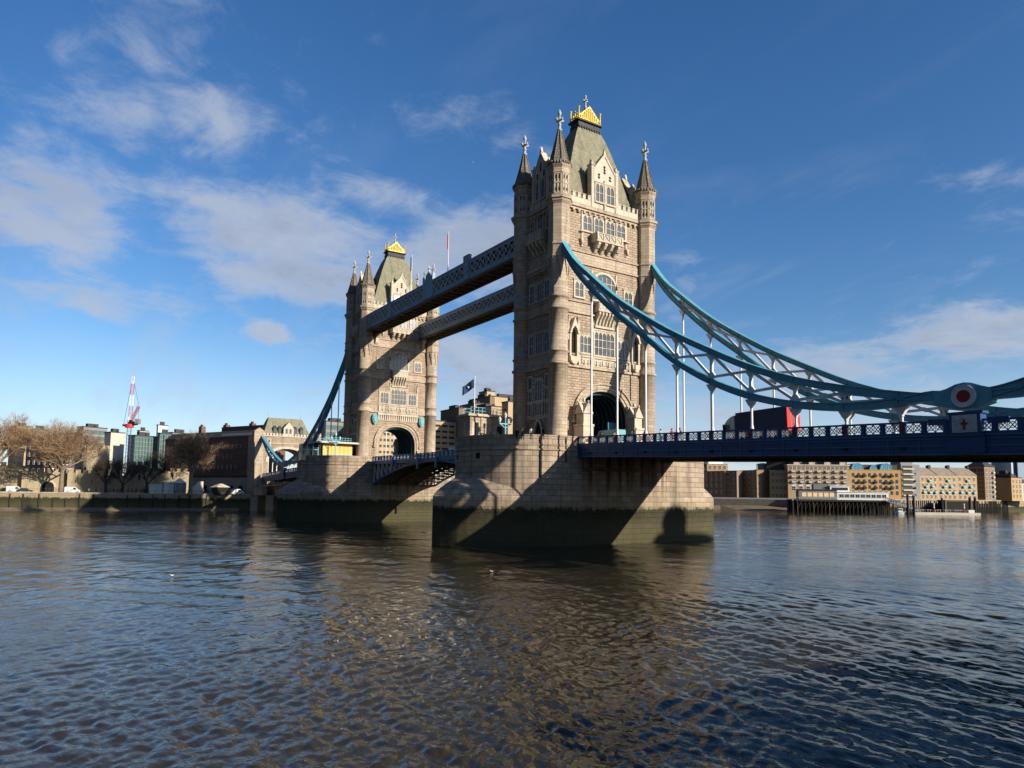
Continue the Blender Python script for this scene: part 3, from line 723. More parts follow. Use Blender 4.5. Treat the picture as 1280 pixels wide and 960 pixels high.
    for k in range(8):
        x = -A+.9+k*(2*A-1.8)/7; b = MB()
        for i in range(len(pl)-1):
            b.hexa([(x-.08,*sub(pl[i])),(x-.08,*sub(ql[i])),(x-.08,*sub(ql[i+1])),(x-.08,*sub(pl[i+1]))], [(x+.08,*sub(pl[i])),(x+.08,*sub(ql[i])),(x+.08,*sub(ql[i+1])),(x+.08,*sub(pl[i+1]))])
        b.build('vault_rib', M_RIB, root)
    b = MB(); b.box(-A-.5, A+.5, -4.5, 4.5, -.4, -.12); b.build('roadway', M_ROAD, root)
    return root
def sub(p): return (p[0], p[1]-TB)
def F2(f, dd): return lambda u, z, d: f(u, z, d+dd)

near_tower = make_tower()
near_tower['label'] = 'tall stone gothic bridge tower, the nearer and larger, dark traffic arch beside the truck'
near_tower['group'] = 'bridge towers'
SP = -82.3
far_tower = copy_tree(near_tower); far_tower.location = (SP, 0, TB); far_tower.rotation_euler = (0, 0, PI)
far_tower['label'] = 'smaller-looking far stone bridge tower with pale cyan shields over its arch'

# ------------------------------------------------------------------ piers
def ogive(s, sgn, yb, n=14, w=10.67, L=15.6):
    """pointed plan of a cutwater: right side, tip, left side"""
    Rr = (w*w+L*L)/(2*w); am = math.asin(L/Rr); pts = []
    for i in range(n+1):
        a = am*i/n; pts.append((w-Rr+Rr*math.cos(a), Rr*math.sin(a)))
    full = [(x, y) for x, y in pts]+[(-x, y) for x, y in pts[-2::-1]]
    return [(x*s, sgn*(abs(yb)+y*s)) for x, y in full]

def make_pier():
    root = thing('bridge_pier', 'x', 'pier', (0,0,0))
    Y0, Y1, r = -12.4, 13.0, 10.67
    plan = [(r*math.cos(a), Y1+r*math.sin(a)) for a in [PI*i/28 for i in range(29)]]+[(r*math.cos(a), Y0+r*math.sin(a)) for a in [PI+PI*i/28 for i in range(29)]]
    def off(d): return [(x+(d*(x/r)), (y+d*((y-Y1)/r) if y > Y1 else (y+d*((y-Y0)/r) if y < Y0 else y))) for x, y in plan]
    b = MB(); b.loft([[(x, y, z) for x, y in off(d)] for d, z in ((0,-6),(0,4),(0,9),(0,13.0),(.02,13.05),(.14,13.1),(.14,13.3),(0,13.38),(0,13.75),(.1,13.8),(.1,13.98),(0,14.04),(0,14.18))])
    b.build('pier_body', M_PIER, root)
    b = MB(); b2 = MB(); b_all = b; outer, inner = off(0), off(-.55)
    n = len(outer); c0, c1 = off(.09), off(-.64)
    keep = [i for i in range(n)]
    gap = lambda i: abs((outer[i][1]+outer[(i+1) % n][1])/2) < 5 and abs(outer[i][0]) > 9.9 and (outer[i][1] > 0) != (outer[(i+1) % n][1] > 0)
    for i in range(n):
        j = (i+1) % n; b = b2 if outer[i][1]+outer[j][1] > .6 else b_all
        if gap(i):
            for lo, hi in ((-12.4,-9.9),(9.9,13.0)):
                b = b2 if lo > 0 else b_all; sx = math.copysign(1, outer[i][0]); xs = sorted((sx*r, sx*(r-.55))); b.box(xs[0], xs[1], lo, hi, 14.15, 15.15); xs = sorted((sx*(r+.09), sx*(r-.64))); b.box(xs[0], xs[1], lo, hi, 15.15, 15.35)
            continue
        for o, q, z0, z1 in ((outer,inner,14.15,15.15),(c0,c1,15.15,15.35)):
            b.hexa([(*o[i],z0),(*o[j],z0),(*q[j],z0),(*q[i],z0)], [(*o[i],z1),(*o[j],z1),(*q[j],z1),(*q[i],z1)])
    b_all.build('parapet', M_PIER, root); b2.build('parapet', M_PIER, root)
    for sgn, yb in ((-1, Y0), (1, Y1)):
        b = MB(); rings = []
        for z in (-6, 0, 3, 6.3): rings.append([(x, y, z) for x, y in ogive(1.003, sgn, yb)])
        for k in range(1, 9):
            t_ = k/8; s = 1.003-.42*(t_**1.35); rings.append([(x, y, 6.3+4.3*t_) for x, y in ogive(s, sgn, yb)])
        b.smooth = False; b.loft(rings); b.build('cutwater', M_PIER, root)
    for (px, py, z0, z1) in ((674.5,545,9.2,15.1),(698.5,548,11.4,15.1)):
        a = None
        b = MB()
        for k in range(200):             # find the drum point under that bearing
            t_ = PI*1.25+k*PI*.75/200; X, Y = r*math.cos(t_), Y0+r*math.sin(t_)
            q = Vector((X, Y, 13))-ORG; sx = CAM['cx']+CAM['f']*q.dot(RT)/q.dot(FW)
            if sx > px: break
        if px > 690: X, Y = r, -12.0
        ca = math.atan2(Y-Y0, X); X += .07*math.cos(ca); Y += .07*math.sin(ca)
        b.tube((X,Y,z0),(X,Y,z1),.10,n=8)
        for z in (z0+1, z0+3, z1-.6): b.tube((X,Y,z),(X,Y,z+.15),.15,n=8)
        b.build('drain_pipe', M_BLACK, root)
    for t_ in (PI*1.42, PI*1.60):
        X, Y = r*math.cos(t_), Y0+r*math.sin(t_); b = MB(); d = Vector((math.cos(t_), math.sin(t_), 0)); c = Vector((X, Y, 12.3))
        b.bar(c-d*.3, c+d*.03, .75, .85); b.build('scupper', M_VOID, root)
    for sx in (-1, 1):                    # rusty service beam slung on the side under the deck
        b = MB()
        b.bar((sx*(r+.28),-8.6,10.55),(sx*(r+.28),6.8,10.55),.28,.34); b.bar((sx*(r+.25),-8.6,10.9),(sx*(r+.25),6.8,10.9),.12,.12)
        for y in range(-8, 7, 3): b.bar((sx*(r-.05),y,10.3),(sx*(r+.5),y,10.3),.16,.2)
        b.build('service_beam', M_RUST, root)
    b = MB(); b.box(-r+.8, r-.8, -4.4, 4.4, 14.18, 14.22); b.build('roadway', M_ROAD, root)
    return root
near_pier = make_pier(); tag(near_pier, 'granite river pier under the near tower with slanting deck shadow and green weed band', group='river piers')
far_pier = copy_tree(near_pier); far_pier.location = (SP, 0, 0); far_pier.rotation_euler = (0, 0, PI)
far_pier['label'] = 'granite river pier under the far tower, carrying a cream yellow cabin'

# ------------------------------------------------------------------ suspended side span (local: x from the pier to the bank)
def rail_z(x): return 15.33-(x-10.67)*0.0312
X0, X1 = 10.72, 93.4
HX = [13.5+5.66*i for i in range(9)]           # hangers
PIN = 64.3
def lattice(b, p, q, z0, z1, y, th=.05):
    """one cast panel: crossed bars with a ring in the middle"""
    w = q-p; h = z1-z0; n = 2
    for k in range(n):
        a, c = p+w*k/n, p+w*(k+1)/n
        b.bar((a,y,z0),(c,y,z1),.09,th,(0,1,0)); b.bar((a,y,z1),(c,y,z0),.09,th,(0,1,0))
        m = (a+c)/2; rr = h*.30
        for i in range(8):
            t0, t1 = 2*PI*i/8, 2*PI*(i+1)/8
            b.bar((m+rr*math.cos(t0),y,(z0+z1)/2+rr*math.sin(t0)),(m+rr*math.cos(t1),y,(z0+z1)/2+rr*math.sin(t1)),.07,th+.01,(0,1,0))
    b.bar((p+w/2,y,z0),(p+w/2,y,z1),.07,th,(0,1,0))

def make_span():
    root = thing('suspended_span', 'x', 'bridge span', (0,0,0))
    SL = lambda b, xa, xb, ya, yb, dz0, dz1: b.hexa([(xa,ya,rail_z(xa)+dz0),(xb,ya,rail_z(xb)+dz0),(xb,yb,rail_z(xb)+dz0),(xa,yb,rail_z(xa)+dz0)],
                                                  [(xa,ya,rail_z(xa)+dz1),(xb,ya,rail_z(xb)+dz1),(xb,yb,rail_z(xb)+dz1),(xa,yb,rail_z(xa)+dz1)])
    b = MB(); SL(b, X0, X1, -9.5, 9.5, -1.75, -1.30); b.build('deck_slab', M_ROAD, root)
    for sg in (-1, 1):
        ya, yb = sorted((sg*9.45, sg*9.75)); b = MB()
        SL(b, X0, X1, ya, yb, -3.02, -1.28)
        b.build('fascia_girder', M_NAVY, root); b = MB()
        for dz, pr, hh in ((-1.34,.16,.14),(-1.62,.10,.10),(-2.25,.10,.10),(-2.98,.20,.16),(-2.7,.08,.08)):
            y0, y1 = sorted((sg*9.74, sg*(9.76+pr))); SL(b, X0, X1, y0, y1, dz-hh/2, dz+hh/2)
        for i in range(30):
            x = 12.1+2.83*i
            if x < X1-.2: SL(b, x-.06, x+.06, *sorted((sg*9.745, sg*9.82)), -2.9, -1.5)
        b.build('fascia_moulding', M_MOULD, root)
        # parapet frame
        b = MB(); ya, yb = sorted((sg*9.58, sg*9.86)); SL(b, X0, X1, ya, yb, -.17, 0.0); SL(b, X0, X1, ya+.05, yb-.05, -1.28, -1.02)
        edges = [X0]+HX+[64.5, 70.2, 75.9, 81.6, 87.3, X1]
        posts, pan = [], []
        for e0, e1 in zip(edges, edges[1:]):
            n = 3 if e1-e0 > 5 else (1 if e1-e0 < 3.2 else 2)
            for k in range(n): posts.append(e0+(e1-e0)*k/n); pan.append((e0+(e1-e0)*k/n, e0+(e1-e0)*(k+1)/n))
        for x in posts: SL(b, x-.12, x+.12, ya+.02, yb-.02, -1.25, -.01)
        for x in HX:
            SL(b, x-.24, x+.24, ya-.04, yb+.04, -1.25, .03)
        for p, q in pan:                   # inner frames leave a wide blue border round each casting
            SL(b, p+.10, p+.26, ya+.08, yb-.08, -1.05, -.15); SL(b, q-.26, q-.10, ya+.08, yb-.08, -1.05, -.15)
        b.build('parapet_rail', M_NAVY, root)
        for p, q in pan: b = MB(); lattice(b, p+.24, q-.24, rail_z((p+q)/2)-1.03, rail_z((p+q)/2)-.16, sg*9.72); b.build('lattice_panel', M_OFFWHITE, root)
        for x in HX:
            b = MB(); z = rail_z(x); y0, y1 = sorted((sg*9.9, sg*9.97)); b.box(x-.17, x+.17, y0, y1, z-1.0, z-.25); b.build('red_plaque', M_RED, root)
        for i in range(15):
            x = 13.5+5.66*i
            if x > X1-1: break
            b = MB(); z = rail_z(x)-2.45; y0, y1 = sorted((sg*9.76, sg*9.93)); b.box(x-.16, x+.16, y0, y1, z-.14, z+.14); b.build('fascia_lamp', M_STEEL, root)
        # pedestal with the city arms under the pin
        b = MB(); z = rail_z(PIN); ya, yb = sorted((sg*9.2, sg*10.25))
        b.box(PIN-1.25, PIN+1.25, ya, yb, z-1.35, z+.42); b.box(PIN-1.42, PIN+1.42, ya-.08, yb+.08, z+.42, z+.64); b.box(PIN-1.38, PIN+1.38, ya-.06, yb+.06, z-1.5, z-1.3)
        b.box(PIN-1.45, PIN+1.45, ya+.1, yb-.05, z-3.0, z-1.5)
        for s2 in (-1, 1): SL(b, *sorted((PIN+s2*1.6, PIN+s2*3.2)), ya+.4, yb-.4, -.4, .12)
        pd = b.build('arms_pedestal', M_NAVY, root)
        b = MB(); y0, y1 = sorted((sg*10.24, sg*10.32)); b.box(PIN-.98, PIN+.98, y0, y1, z-1.15, z+.35); 
        for k in range(26):
            cx_, cz_ = PIN+rnd.uniform(-.84,.84), z-.4+rnd.uniform(-.66,.66)
            if abs(cx_-PIN) < .3 and abs(cz_-z+.45) < .45: continue
            b.bar((cx_-.12,sg*10.34,cz_),(cx_+.12,sg*10.34,cz_+rnd.uniform(-.15,.15)),.07,.06,(0,1,0))
        b.build('arms_panel', M_OFFWHITE, pd)
        b = MB(); y0, y1 = sorted((sg*10.32, sg*10.40)); b.box(PIN-.08, PIN+.08, y0, y1, z-.92, z-.05); b.box(PIN-.27, PIN+.27, y0+.004, y1-.004, z-.5, z-.32); b.build('red_cross', M_RED, pd)
    b = MB()
    for x in [X0+.6]+[X0+1.6+1.88*i for i in range(44)]:
        if x > X1: break
        SL(b, x-.14, x+.14, -9.4, 9.4, -2.75, -1.76)
    for y in (-6.5, -3.2, 0, 3.2, 6.5): SL(b, X0, X1, y-.14, y+.14, -2.5, -1.77)
    SL(b, X0, X1, -9.44, -8.5, -2.96, -2.78); SL(b, X0, X1, 8.5, 9.44, -2.96, -2.78)
    b.build('floor_beam', M_BROWNSTEEL, root)
    b = MB()
    for sg in (-1, 1): SL(b, X0, X1, *sorted((sg*5.6, sg*9.4)), -1.29, -1.14)
    b.build('footway', M_PAVE, root)
    return root
near_span = make_span(); tag(near_span, 'navy blue suspended road deck with white lattice parapet, carrying the truck', group='suspended side spans')
far_span = copy_tree(near_span); far_span.location = (SP, 0, 0); far_span.rotation_euler = (0, 0, PI)
far_span['label'] = 'short blue deck between the yellow cabin pier and the bank gatehouse'

TOP = [(6.2,47.05),(9.5,42.9),(13.4,39.45),(19.0,34.85),(24.7,31.0),(30.4,27.55),(36.0,24.6),(41.7,21.8),(47.4,19.6),(53.0,18.0),(58.5,16.75),(61.6,16.25),(PIN,16.4)]
BOT = [(6.2,45.6),(9.5,40.9),(13.4,36.95),(19.0,32.0),(24.7,27.65),(30.2,23.5),(35.9,20.2),(41.6,17.75),(47.3,16.2),(53.0,15.38),(58.4,15.3),(61.7,15.6),(PIN,15.0)]
TOP2 = [(PIN,16.4),(66.2,16.2),(69.0,16.75),(74.5,18.3),(80.0,20.2),(86.0,22.6),(91.5,25.0),(96.5,27.2)]
BOT2 = [(PIN,15.0),(66.2,15.2),(69.0,15.25),(74.5,15.9),(80.0,17.3),(86.0,19.8),(91.5,22.9),(96.5,26.0)]
def interp(pts, x):
    for (a, za), (c, zc) in zip(pts, pts[1:]):
        if a <= x <= c: return za+(zc-za)*(x-a)/(c-a)
    return pts[-1][1]
def smooth_pts(pts, n=4):
    out = []
    for i in range(len(pts)-1):
        p0 = pts[max(0,i-1)]; p1 = pts[i]; p2 = pts[i+1]; p3 = pts[min(len(pts)-1,i+2)]
        for k in range(n):
            t_ = k/n; h = []
            for d in (0, 1):
                h.append(.5*((2*p1[d])+(-p0[d]+p2[d])*t_+(2*p0[d]-5*p1[d]+4*p2[d]-p3[d])*t_*t_+(-p0[d]+3*p1[d]-3*p2[d]+p3[d])*t_**3))
            out.append(tuple(h))
    out.append(pts[-1]); return out
def chord(b, pts, yc, w=1.0, h=.80):
    """riveted box chord: flange plates above and below, recessed web"""
    def sweep(w0, w1, a0, a1):
        rings = [[(x,yc+w0,z+a0),(x,yc+w1,z+a0),(x,yc+w1,z+a1),(x,yc+w0,z+a1)] for x, z in pts]; b.loft(rings)
    sweep(-w/2, w/2, h*.5-.11, h*.5); sweep(-w/2, w/2, -h*.5, -h*.5+.11); sweep(-w/2+.16, w/2-.16, -h*.5+.10, h*.5-.10)
    for i in range(4, len(pts)-1, 4):     # cover plates at the panel points
        x, z = pts[i]; dx = .07
        b.hexa([(x-dx,yc-w/2+.05,z-h*.5+.1),(x+dx,yc-w/2+.05,z-h*.5+.1),(x+dx,yc+w/2-.05,z-h*.5+.1),(x-dx,yc+w/2-.05,z-h*.5+.1)],
               [(x-dx,yc-w/2+.05,z+h*.5-.1),(x+dx,yc-w/2+.05,z+h*.5-.1),(x+dx,yc+w/2-.05,z+h*.5-.1),(x-dx,yc+w/2-.05,z+h*.5-.1)])
def make_chain():
    root = thing('suspension_chain', 'x', 'suspension chain', (0,0,0))
    for pts, nm in ((TOP,'upper_chord'),(BOT,'lower_chord'),(TOP2,'upper_chord'),(BOT2,'lower_chord')):
        b = MB(); sg = -.40 if nm == 'upper_chord' else .40
        chord(b, [(x, z+sg) for x, z in smooth_pts(pts)], 0); b.build(nm, M_TEAL, root)
    # long link web members
    xs = HX[:-1]+[58.4]
    for i, x in enumerate(xs):
        zt, zb = interp(TOP, x)-.85, interp(BOT, x)+.85
        b = MB(); b.bar((x,0,zb),(x,0,zt),.30,.34)
        for z, s_ in ((zb,-1),(zt,1)):       # flared gussets
            if zt-zb > .6:
                b.prism([(x-.8,z+s_*.12),(x+.8,z+s_*.12),(x+.16,z-s_*.7),(x-.16,z-s_*.7)], lambda u, v: (u,-.11,v), lambda u, v: (u,.11,v))
        b.build('web_post', M_WHITE, root)
        if i < len(xs)-1:
            x2 = xs[i+1]; zt2, zb2 = interp(TOP, x2)-.8, interp(BOT, x2)+.8
            b = MB(); b.bar((x,.09,zt),(x2,.09,zb2),.24,.30); b.bar((x,-.09,zb),(x2,-.09,zt2),.24,.30)
            # crossing plate
            den = (zb2-zt)-(zt2-zb); t_ = (zb-zt)/den if abs(den) > 1e-6 else .5; cx_, cz_ = x+(x2-x)*t_, zt+(zb2-zt)*t_
            b.prism([(cx_-.55,cz_),(cx_-.1,cz_+.3),(cx_+.5,cz_),(cx_+.1,cz_-.3)], lambda u, v: (u,-.18,v), lambda u, v: (u,.18,v))
            b.build('web_brace', M_WHITE, root)
    b = MB(); b.bar((9.5,.0,interp(TOP,9.5)-.5),(9.5,0,interp(BOT,9.5)+.5),.3,.3); b.bar((9.5,0,41.2),(13.4,0,38.9),.24,.30); b.build('web_brace', M_WHITE, root)
    for x in (69.0, 74.5, 80.0, 86.0):
        b = MB(); b.bar((x,0,interp(BOT2,x)+.5),(x,0,interp(TOP2,x)-.5),.30,.34); b.build('web_post', M_WHITE, root)
    for x, x2 in ((69.0,74.5),(74.5,80.0),(80.0,86.0)):
        b = MB(); b.bar((x,.09,interp(TOP2,x)-.5),(x2,.09,interp(BOT2,x2)+.5),.24,.30); b.bar((x,-.09,interp(BOT2,x)+.5),(x2,-.09,interp(TOP2,x2)-.5),.24,.30); b.build('web_brace', M_WHITE, root)
    # hangers to the deck
    for x in HX[:-1]+[58.6, 74.5, 80.0, 86.0]:
        zb = interp(BOT if x < 62 else BOT2, x); zd = rail_z(x)-1.1
        b = MB(); b.tube((x,0,zd),(x,0,zb-.5),.15,n=10)
        b.prism([(x-.75,zb+.05),(x+.75,zb+.05),(x+.24,zb-.75),(x-.24,zb-.75)], lambda u, v: (u,-.2,v), lambda u, v: (u,.2,v)); b.tube((x,0,zb-.72),(x,0,zb-.95),.22,n=10)
        if zb-zd > 3: b.tube((x,0,zd+1.1),(x,0,zd+1.5),.24,.18,10)
        b.build('hanger', M_WHITE, root)
    # pin joint and roundel
    b = MB()
    prof = [(61.7,15.3),(62.6,14.9),(63.4,14.6),(65.2,14.6),(66.4,14.95),(66.4,16.15),(65.6,16.4),(64.9,16.72),(64.3,16.82),(63.6,16.72),(62.8,16.4),(61.7,16.2)]
    b.prism(prof, lambda u, v: (u,-.56,v), lambda u, v: (u,.56,v)); pj = b.build('pin_joint', M_TEAL, root)
    for sg in (-1, 1):
        def disc(r0, r1, d0, d1, z=15.62):
            k = MB(); ring = lambda r, d: [(PIN+r*math.cos(2*PI*i/32), sg*d, z+r*math.sin(2*PI*i/32)) for i in range(32)]
            if r0 > 0: k.loft([ring(r0,d0), ring(r1,d0), ring(r1,d1), ring(r0,d1), ring(r0,d0)], False, False)
            else: k.loft([ring(r1,d0), ring(r1,d1)])
            return k
        k = disc(0, .98, .55, .72); k.add(disc(.90, .98, .72, .80).v, disc(.90, .98, .72, .80).f); k.build('roundel', M_WHITE, pj)
        disc(0, .53, .72, .78).build('roundel_boss', M_RED, pj)
    return root
chain0 = make_chain(); YC = 9.52
chain0.location = (0, -YC, 0); tag(chain0, 'teal and white suspension chain with red centred roundel, in front of the truck', group='suspension chains')
for (lx, ly, rz, lab) in ((0, YC, 0, 'teal and white suspension chain on the far side of the truck deck'),
                          (SP, -YC, PI, 'dark teal suspension chain from the far tower, in front of the gatehouse roof'),
                          (SP, YC, PI, 'teal suspension chain to the gatehouse, half hidden behind the cream cabin')):
    c = copy_tree(chain0); c.location = (lx, ly, 0); c.rotation_euler = (0, 0, rz); c['label'] = lab

# ------------------------------------------------------------------ high level walkways (local x: middle of the river span)
def make_walkway():
    root = thing('high_walkway', 'x', 'walkway', (SP/2, 0, 47.7)); L = 36.1; w = 1.83
    b = MB()
    for sg in (-1, 1):
        y = sg*w
        for z0, z1, t_ in ((0,.16,.30),(.17,.95,.16),(.96,1.10,.28),(3.05,3.55,.22),(3.56,3.85,.42)):
            b.box(-L, L, y-t_/2, y+t_/2, z0, z1)
        n = 36
        for i in range(n+1):
            x = -L+2*L*i/n; b.box(x-.10, x+.10, y-.13, y+.13, .16, 3.06)
            if i < n: b.box(x+.4, x+2*L/n-.4, y-.115, y+.115, .32, .80)
    b.build('side_girder', M_GREYBLUE, root)
    for sg in (-1, 1):
        n = 36; b = MB()
        for i in range(n):
            x0, x1 = -L+2*L*i/n+.1, -L+2*L*(i+1)/n-.1
            b.bar((x0,sg*(w+.06),1.1),(x1,sg*(w+.06),3.06),.10,.20,(0,1,0)); b.bar((x0,sg*(w+.08),3.06),(x1,sg*(w+.08),1.1),.10,.20,(0,1,0))
            b.ico(((x0+x1)/2,sg*(w+.08),2.08),.26,(1,.5,1),8,4)
        b.build('lattice', M_OFFWHITE, root)
    b = MB(); b.box(-L, L, -w+.08, w-.08, .0, .12); b.build('floor', M_BROWNSTEEL, root)
    b = MB()
    for i in range(31):
        x = -L+2*L*i/30; b.bar((x,-w+.1,-.12),(x,w-.1,-.12),.24,.30)
        if i < 30:
            x2 = -L+2*L*(i+1)/30
            b.bar((x,-w+.1,-.1),(x2,w-.1,-.1),.08,.12) if i % 2 else b.bar((x,w-.1,-.1),(x2,-w+.1,-.1),.08,.12)
    for y in (-w, w): b.box(-L, L, y-.22, y+.22, -.42, -.003)
    b.build('underframe', M_BROWNSTEEL, root)
    b = MB(); b.prism([(-w-.1,3.86),(w+.1,3.86),(0,4.25)], lambda u, v: (-L,u,v), lambda u, v: (L,u,v)); b.build('roof', M_DARKROOF, root)
    for sg in (-1,):
        for x in (-20.3, 16.9):
            b = MB(); b.box(x-1.0, x+1.0, sg*w-.25, sg*w+.25, .2, 4.75); b.box(x-1.12, x+1.12, sg*w-.33, sg*w+.33, 4.75, 4.98)
            for s2 in (-1, 1): b.box(x+s2*.95-.16, x+s2*.95+.16, sg*w-.3, sg*w+.3, .2, 4.9)
            y0, y1 = sorted((sg*(w+.25), sg*(w+.34))); b.box(x-.5, x+.5, y0, y1, 1.4, 4.1); b.build('panel_pylon', M_GREYBLUE, root)
        b = MB(); x = .2
        b.box(x-2.3, x+2.3, sg*w-.25, sg*w+.25, .2, 4.2); b.prism([(x-1.5,4.2),(x+1.5,4.2),(x+1.1,5.4),(x,6.0),(x-1.1,5.4)], lambda u, v: (u,sg*w-.22,v), lambda u, v: (u,sg*w+.22,v))
        for s2 in (-1, 1):
            b.box(x+s2*2.1-.3, x+s2*2.1+.3, sg*w-.32, sg*w+.32, .2, 5.2); b.lathe(x+s2*2.1, sg*w, [(.32,5.2),(.12,5.9),(.3,6.1),(.05,6.6)], 8)
        c = b.build('arms_crest', M_GREYBLUE, root)
        b = MB(); b.bar((x,sg*w,5.9),(x,sg*w,7.3),.16,.16); b.bar((x-.45,sg*w,6.7),(x+.45,sg*w,6.7),.16,.16); b.ico((x,sg*w,6.15),.25)
        b.build('crest_cross', M_OFFWHITE, c)
    for sx in (-1, 1):                     # stone brackets under the ends
        xe = sx*(L-.05)
        for y in (-1.3, 1.3):
            b = MB(); b.prism([(xe,-.45),(xe-sx*1.5,-.45),(xe-sx*1.45,-1.0),(xe-sx*.75,-1.6),(xe-sx*.55,-2.7),(xe,-3.3)], lambda u, v: (u,y-.4,v), lambda u, v: (u,y+.4,v)); b.build('end_bracket', M_DRESS, root)
    return root
wk = make_walkway(); wk.location = (SP/2, -7.85, 47.7); tag(wk, 'grey blue lattice high walkway with arms crest and flagpoles on top', group='high level walkways')
wk2 = copy_tree(wk); wk2.location = (SP/2, 7.85, 47.7); 
for ch in list(wk2.children):            # no heraldry is seen on the farther one
    if ch.name.startswith(('panel_pylon', 'arms_crest')):
        for g in list(ch.children): bpy.data.objects.remove(g)
        bpy.data.objects.remove(ch)
wk2['label'] = 'plain grey blue lattice high walkway without flagpoles, behind the crested one'

# ------------------------------------------------------------------ bascule leaves (local x from the pier towards mid river)
def make_leaf():
    root = thing('bascule_leaf', 'x', 'bascule', (0,0,0)); L = 30.35
    top = lambda x: 15.35-.25*(x/L)
    low = lambda x: 8.35+4.85*math.sin(min(1, x/L)*PI/2)**.85
    n = 12
    b = MB(); b.hexa([(0,-8.6,top(0)-1.6),(L,-8.6,top(L)-1.6),(L,8.6,top(L)-1.6),(0,8.6,top(0)-1.6)], [(0,-8.6,top(0)-1.25),(L,-8.6,top(L)-1.25),(L,8.6,top(L)-1.25),(0,8.6,top(0)-1.25)])
    b.build('deck_slab', M_ROAD, root)
    for j, y in enumerate((-8.4, -3.0, 3.0, 8.4)):
        edge = abs(y) > 8
        b = MB(); rings = []
        for i in range(n+1):
            x = L*i/n; rings.append([(x,y-.3,low(x)),(x,y+.3,low(x)),(x,y+.3,low(x)+.34),(x,y-.3,low(x)+.34)])
        b.loft(rings); gird = b.build('arched_girder', M_BLUE if edge else M_BROWNSTEEL, root)
        b = MB(); w_ = 0
        for i in range(n):
            x0, x1 = L*i/n, L*(i+1)/n; zt = top(x0)-1.6
            if zt-low(x0) > .7:
                b.bar((x0+.15,y,low(x0)+.2),(x0+.15,y,zt),.40,.30)
                b.bar((x0+.2,y,zt-.1),(x1,y,low(x1)+.25),.26,.20)
        b.build('girder_web', M_OFFWHITE if edge else M_BROWNSTEEL, gird)
    b = MB()
    for i in range(n+1):
        x = L*i/n; b.bar((x,-8.2,low(x)+.25),(x,8.2,low(x)+.25),.25,.3); b.bar((x,-8.4,top(x)-1.85),(x,8.4,top(x)-1.85),.25,.4)
    for i in range(n):
        x0, x1 = L*i/n, L*(i+1)/n
        for y0, y1 in ((-8.2,-3),(-3,3),(3,8.2)): b.bar((x0,y0,low(x0)+.2),(x1,y1,low(x1)+.2),.14,.14); b.bar((x0,y1,low(x0)+.2),(x1,y0,low(x1)+.2),.14,.14)
    b.build('cross_bracing', M_BROWNSTEEL, root)
    for sg in (-1, 1):
        y = sg*8.75; b = MB()
        def sl(xa, xb, ya, yb, d0, d1): b.hexa([(xa,ya,top(xa)+d0),(xb,ya,top(xb)+d0),(xb,yb,top(xb)+d0),(xa,yb,top(xa)+d0)], [(xa,ya,top(xa)+d1),(xb,ya,top(xb)+d1),(xb,yb,top(xb)+d1),(xa,yb,top(xa)+d1)])
        sl(0, L, y-.14, y+.14, -.15, 0); sl(0, L, y-.2, y+.2, -1.25, -1.05); sl(0, L, y-.12, y+.12, -1.75, -1.25); sl(0, L, y-.24, y+.24, -1.9, -1.75)
        k = 17
        for i in range(k+1): x = min(L-.1, L*i/k); sl(x-.13, x+.13, y-.16, y+.16, -1.1, .04)
        for i in range(k): x0, x1 = L*i/k, L*(i+1)/k; sl(x0+.12, x0+.34, y-.09, y+.09, -1.06, -.14); sl(x1-.34, x1-.12, y-.09, y+.09, -1.06, -.14)
        b.build('parapet_rail', M_BLUE, root)
        for i in range(k): b = MB(); x0, x1 = L*i/k, L*(i+1)/k; lattice(b, x0+.32, x1-.32, top(x0)-1.05, top(x0)-.15, y); b.build('lattice_panel', M_OFFWHITE, root)
        for x in (.42*L, .86*L):
            b = MB(); y2 = sg*9.15; b.box(x-.2, x+.2, y2-.2, y2+.2, top(x)-3.3, top(x)-.2); b.box(x-.28, x+.28, y2-.28, y2+.28, top(x)-.25, top(x)-.1); b.build('fender_post', M_GREYBLUE, root)
    return root
lf = make_leaf(); lf.location = (SP+10.72, 0, 0); tag(lf, 'blue bascule road leaf with braced arched girders, hinged at the far pier', group='bascule leaves')
lf2 = copy_tree(lf); lf2.location = (-10.72, 0, 0); lf2.rotation_euler = (0, 0, PI); lf2['label'] = 'bascule road leaf mostly hidden behind the near pier drum'

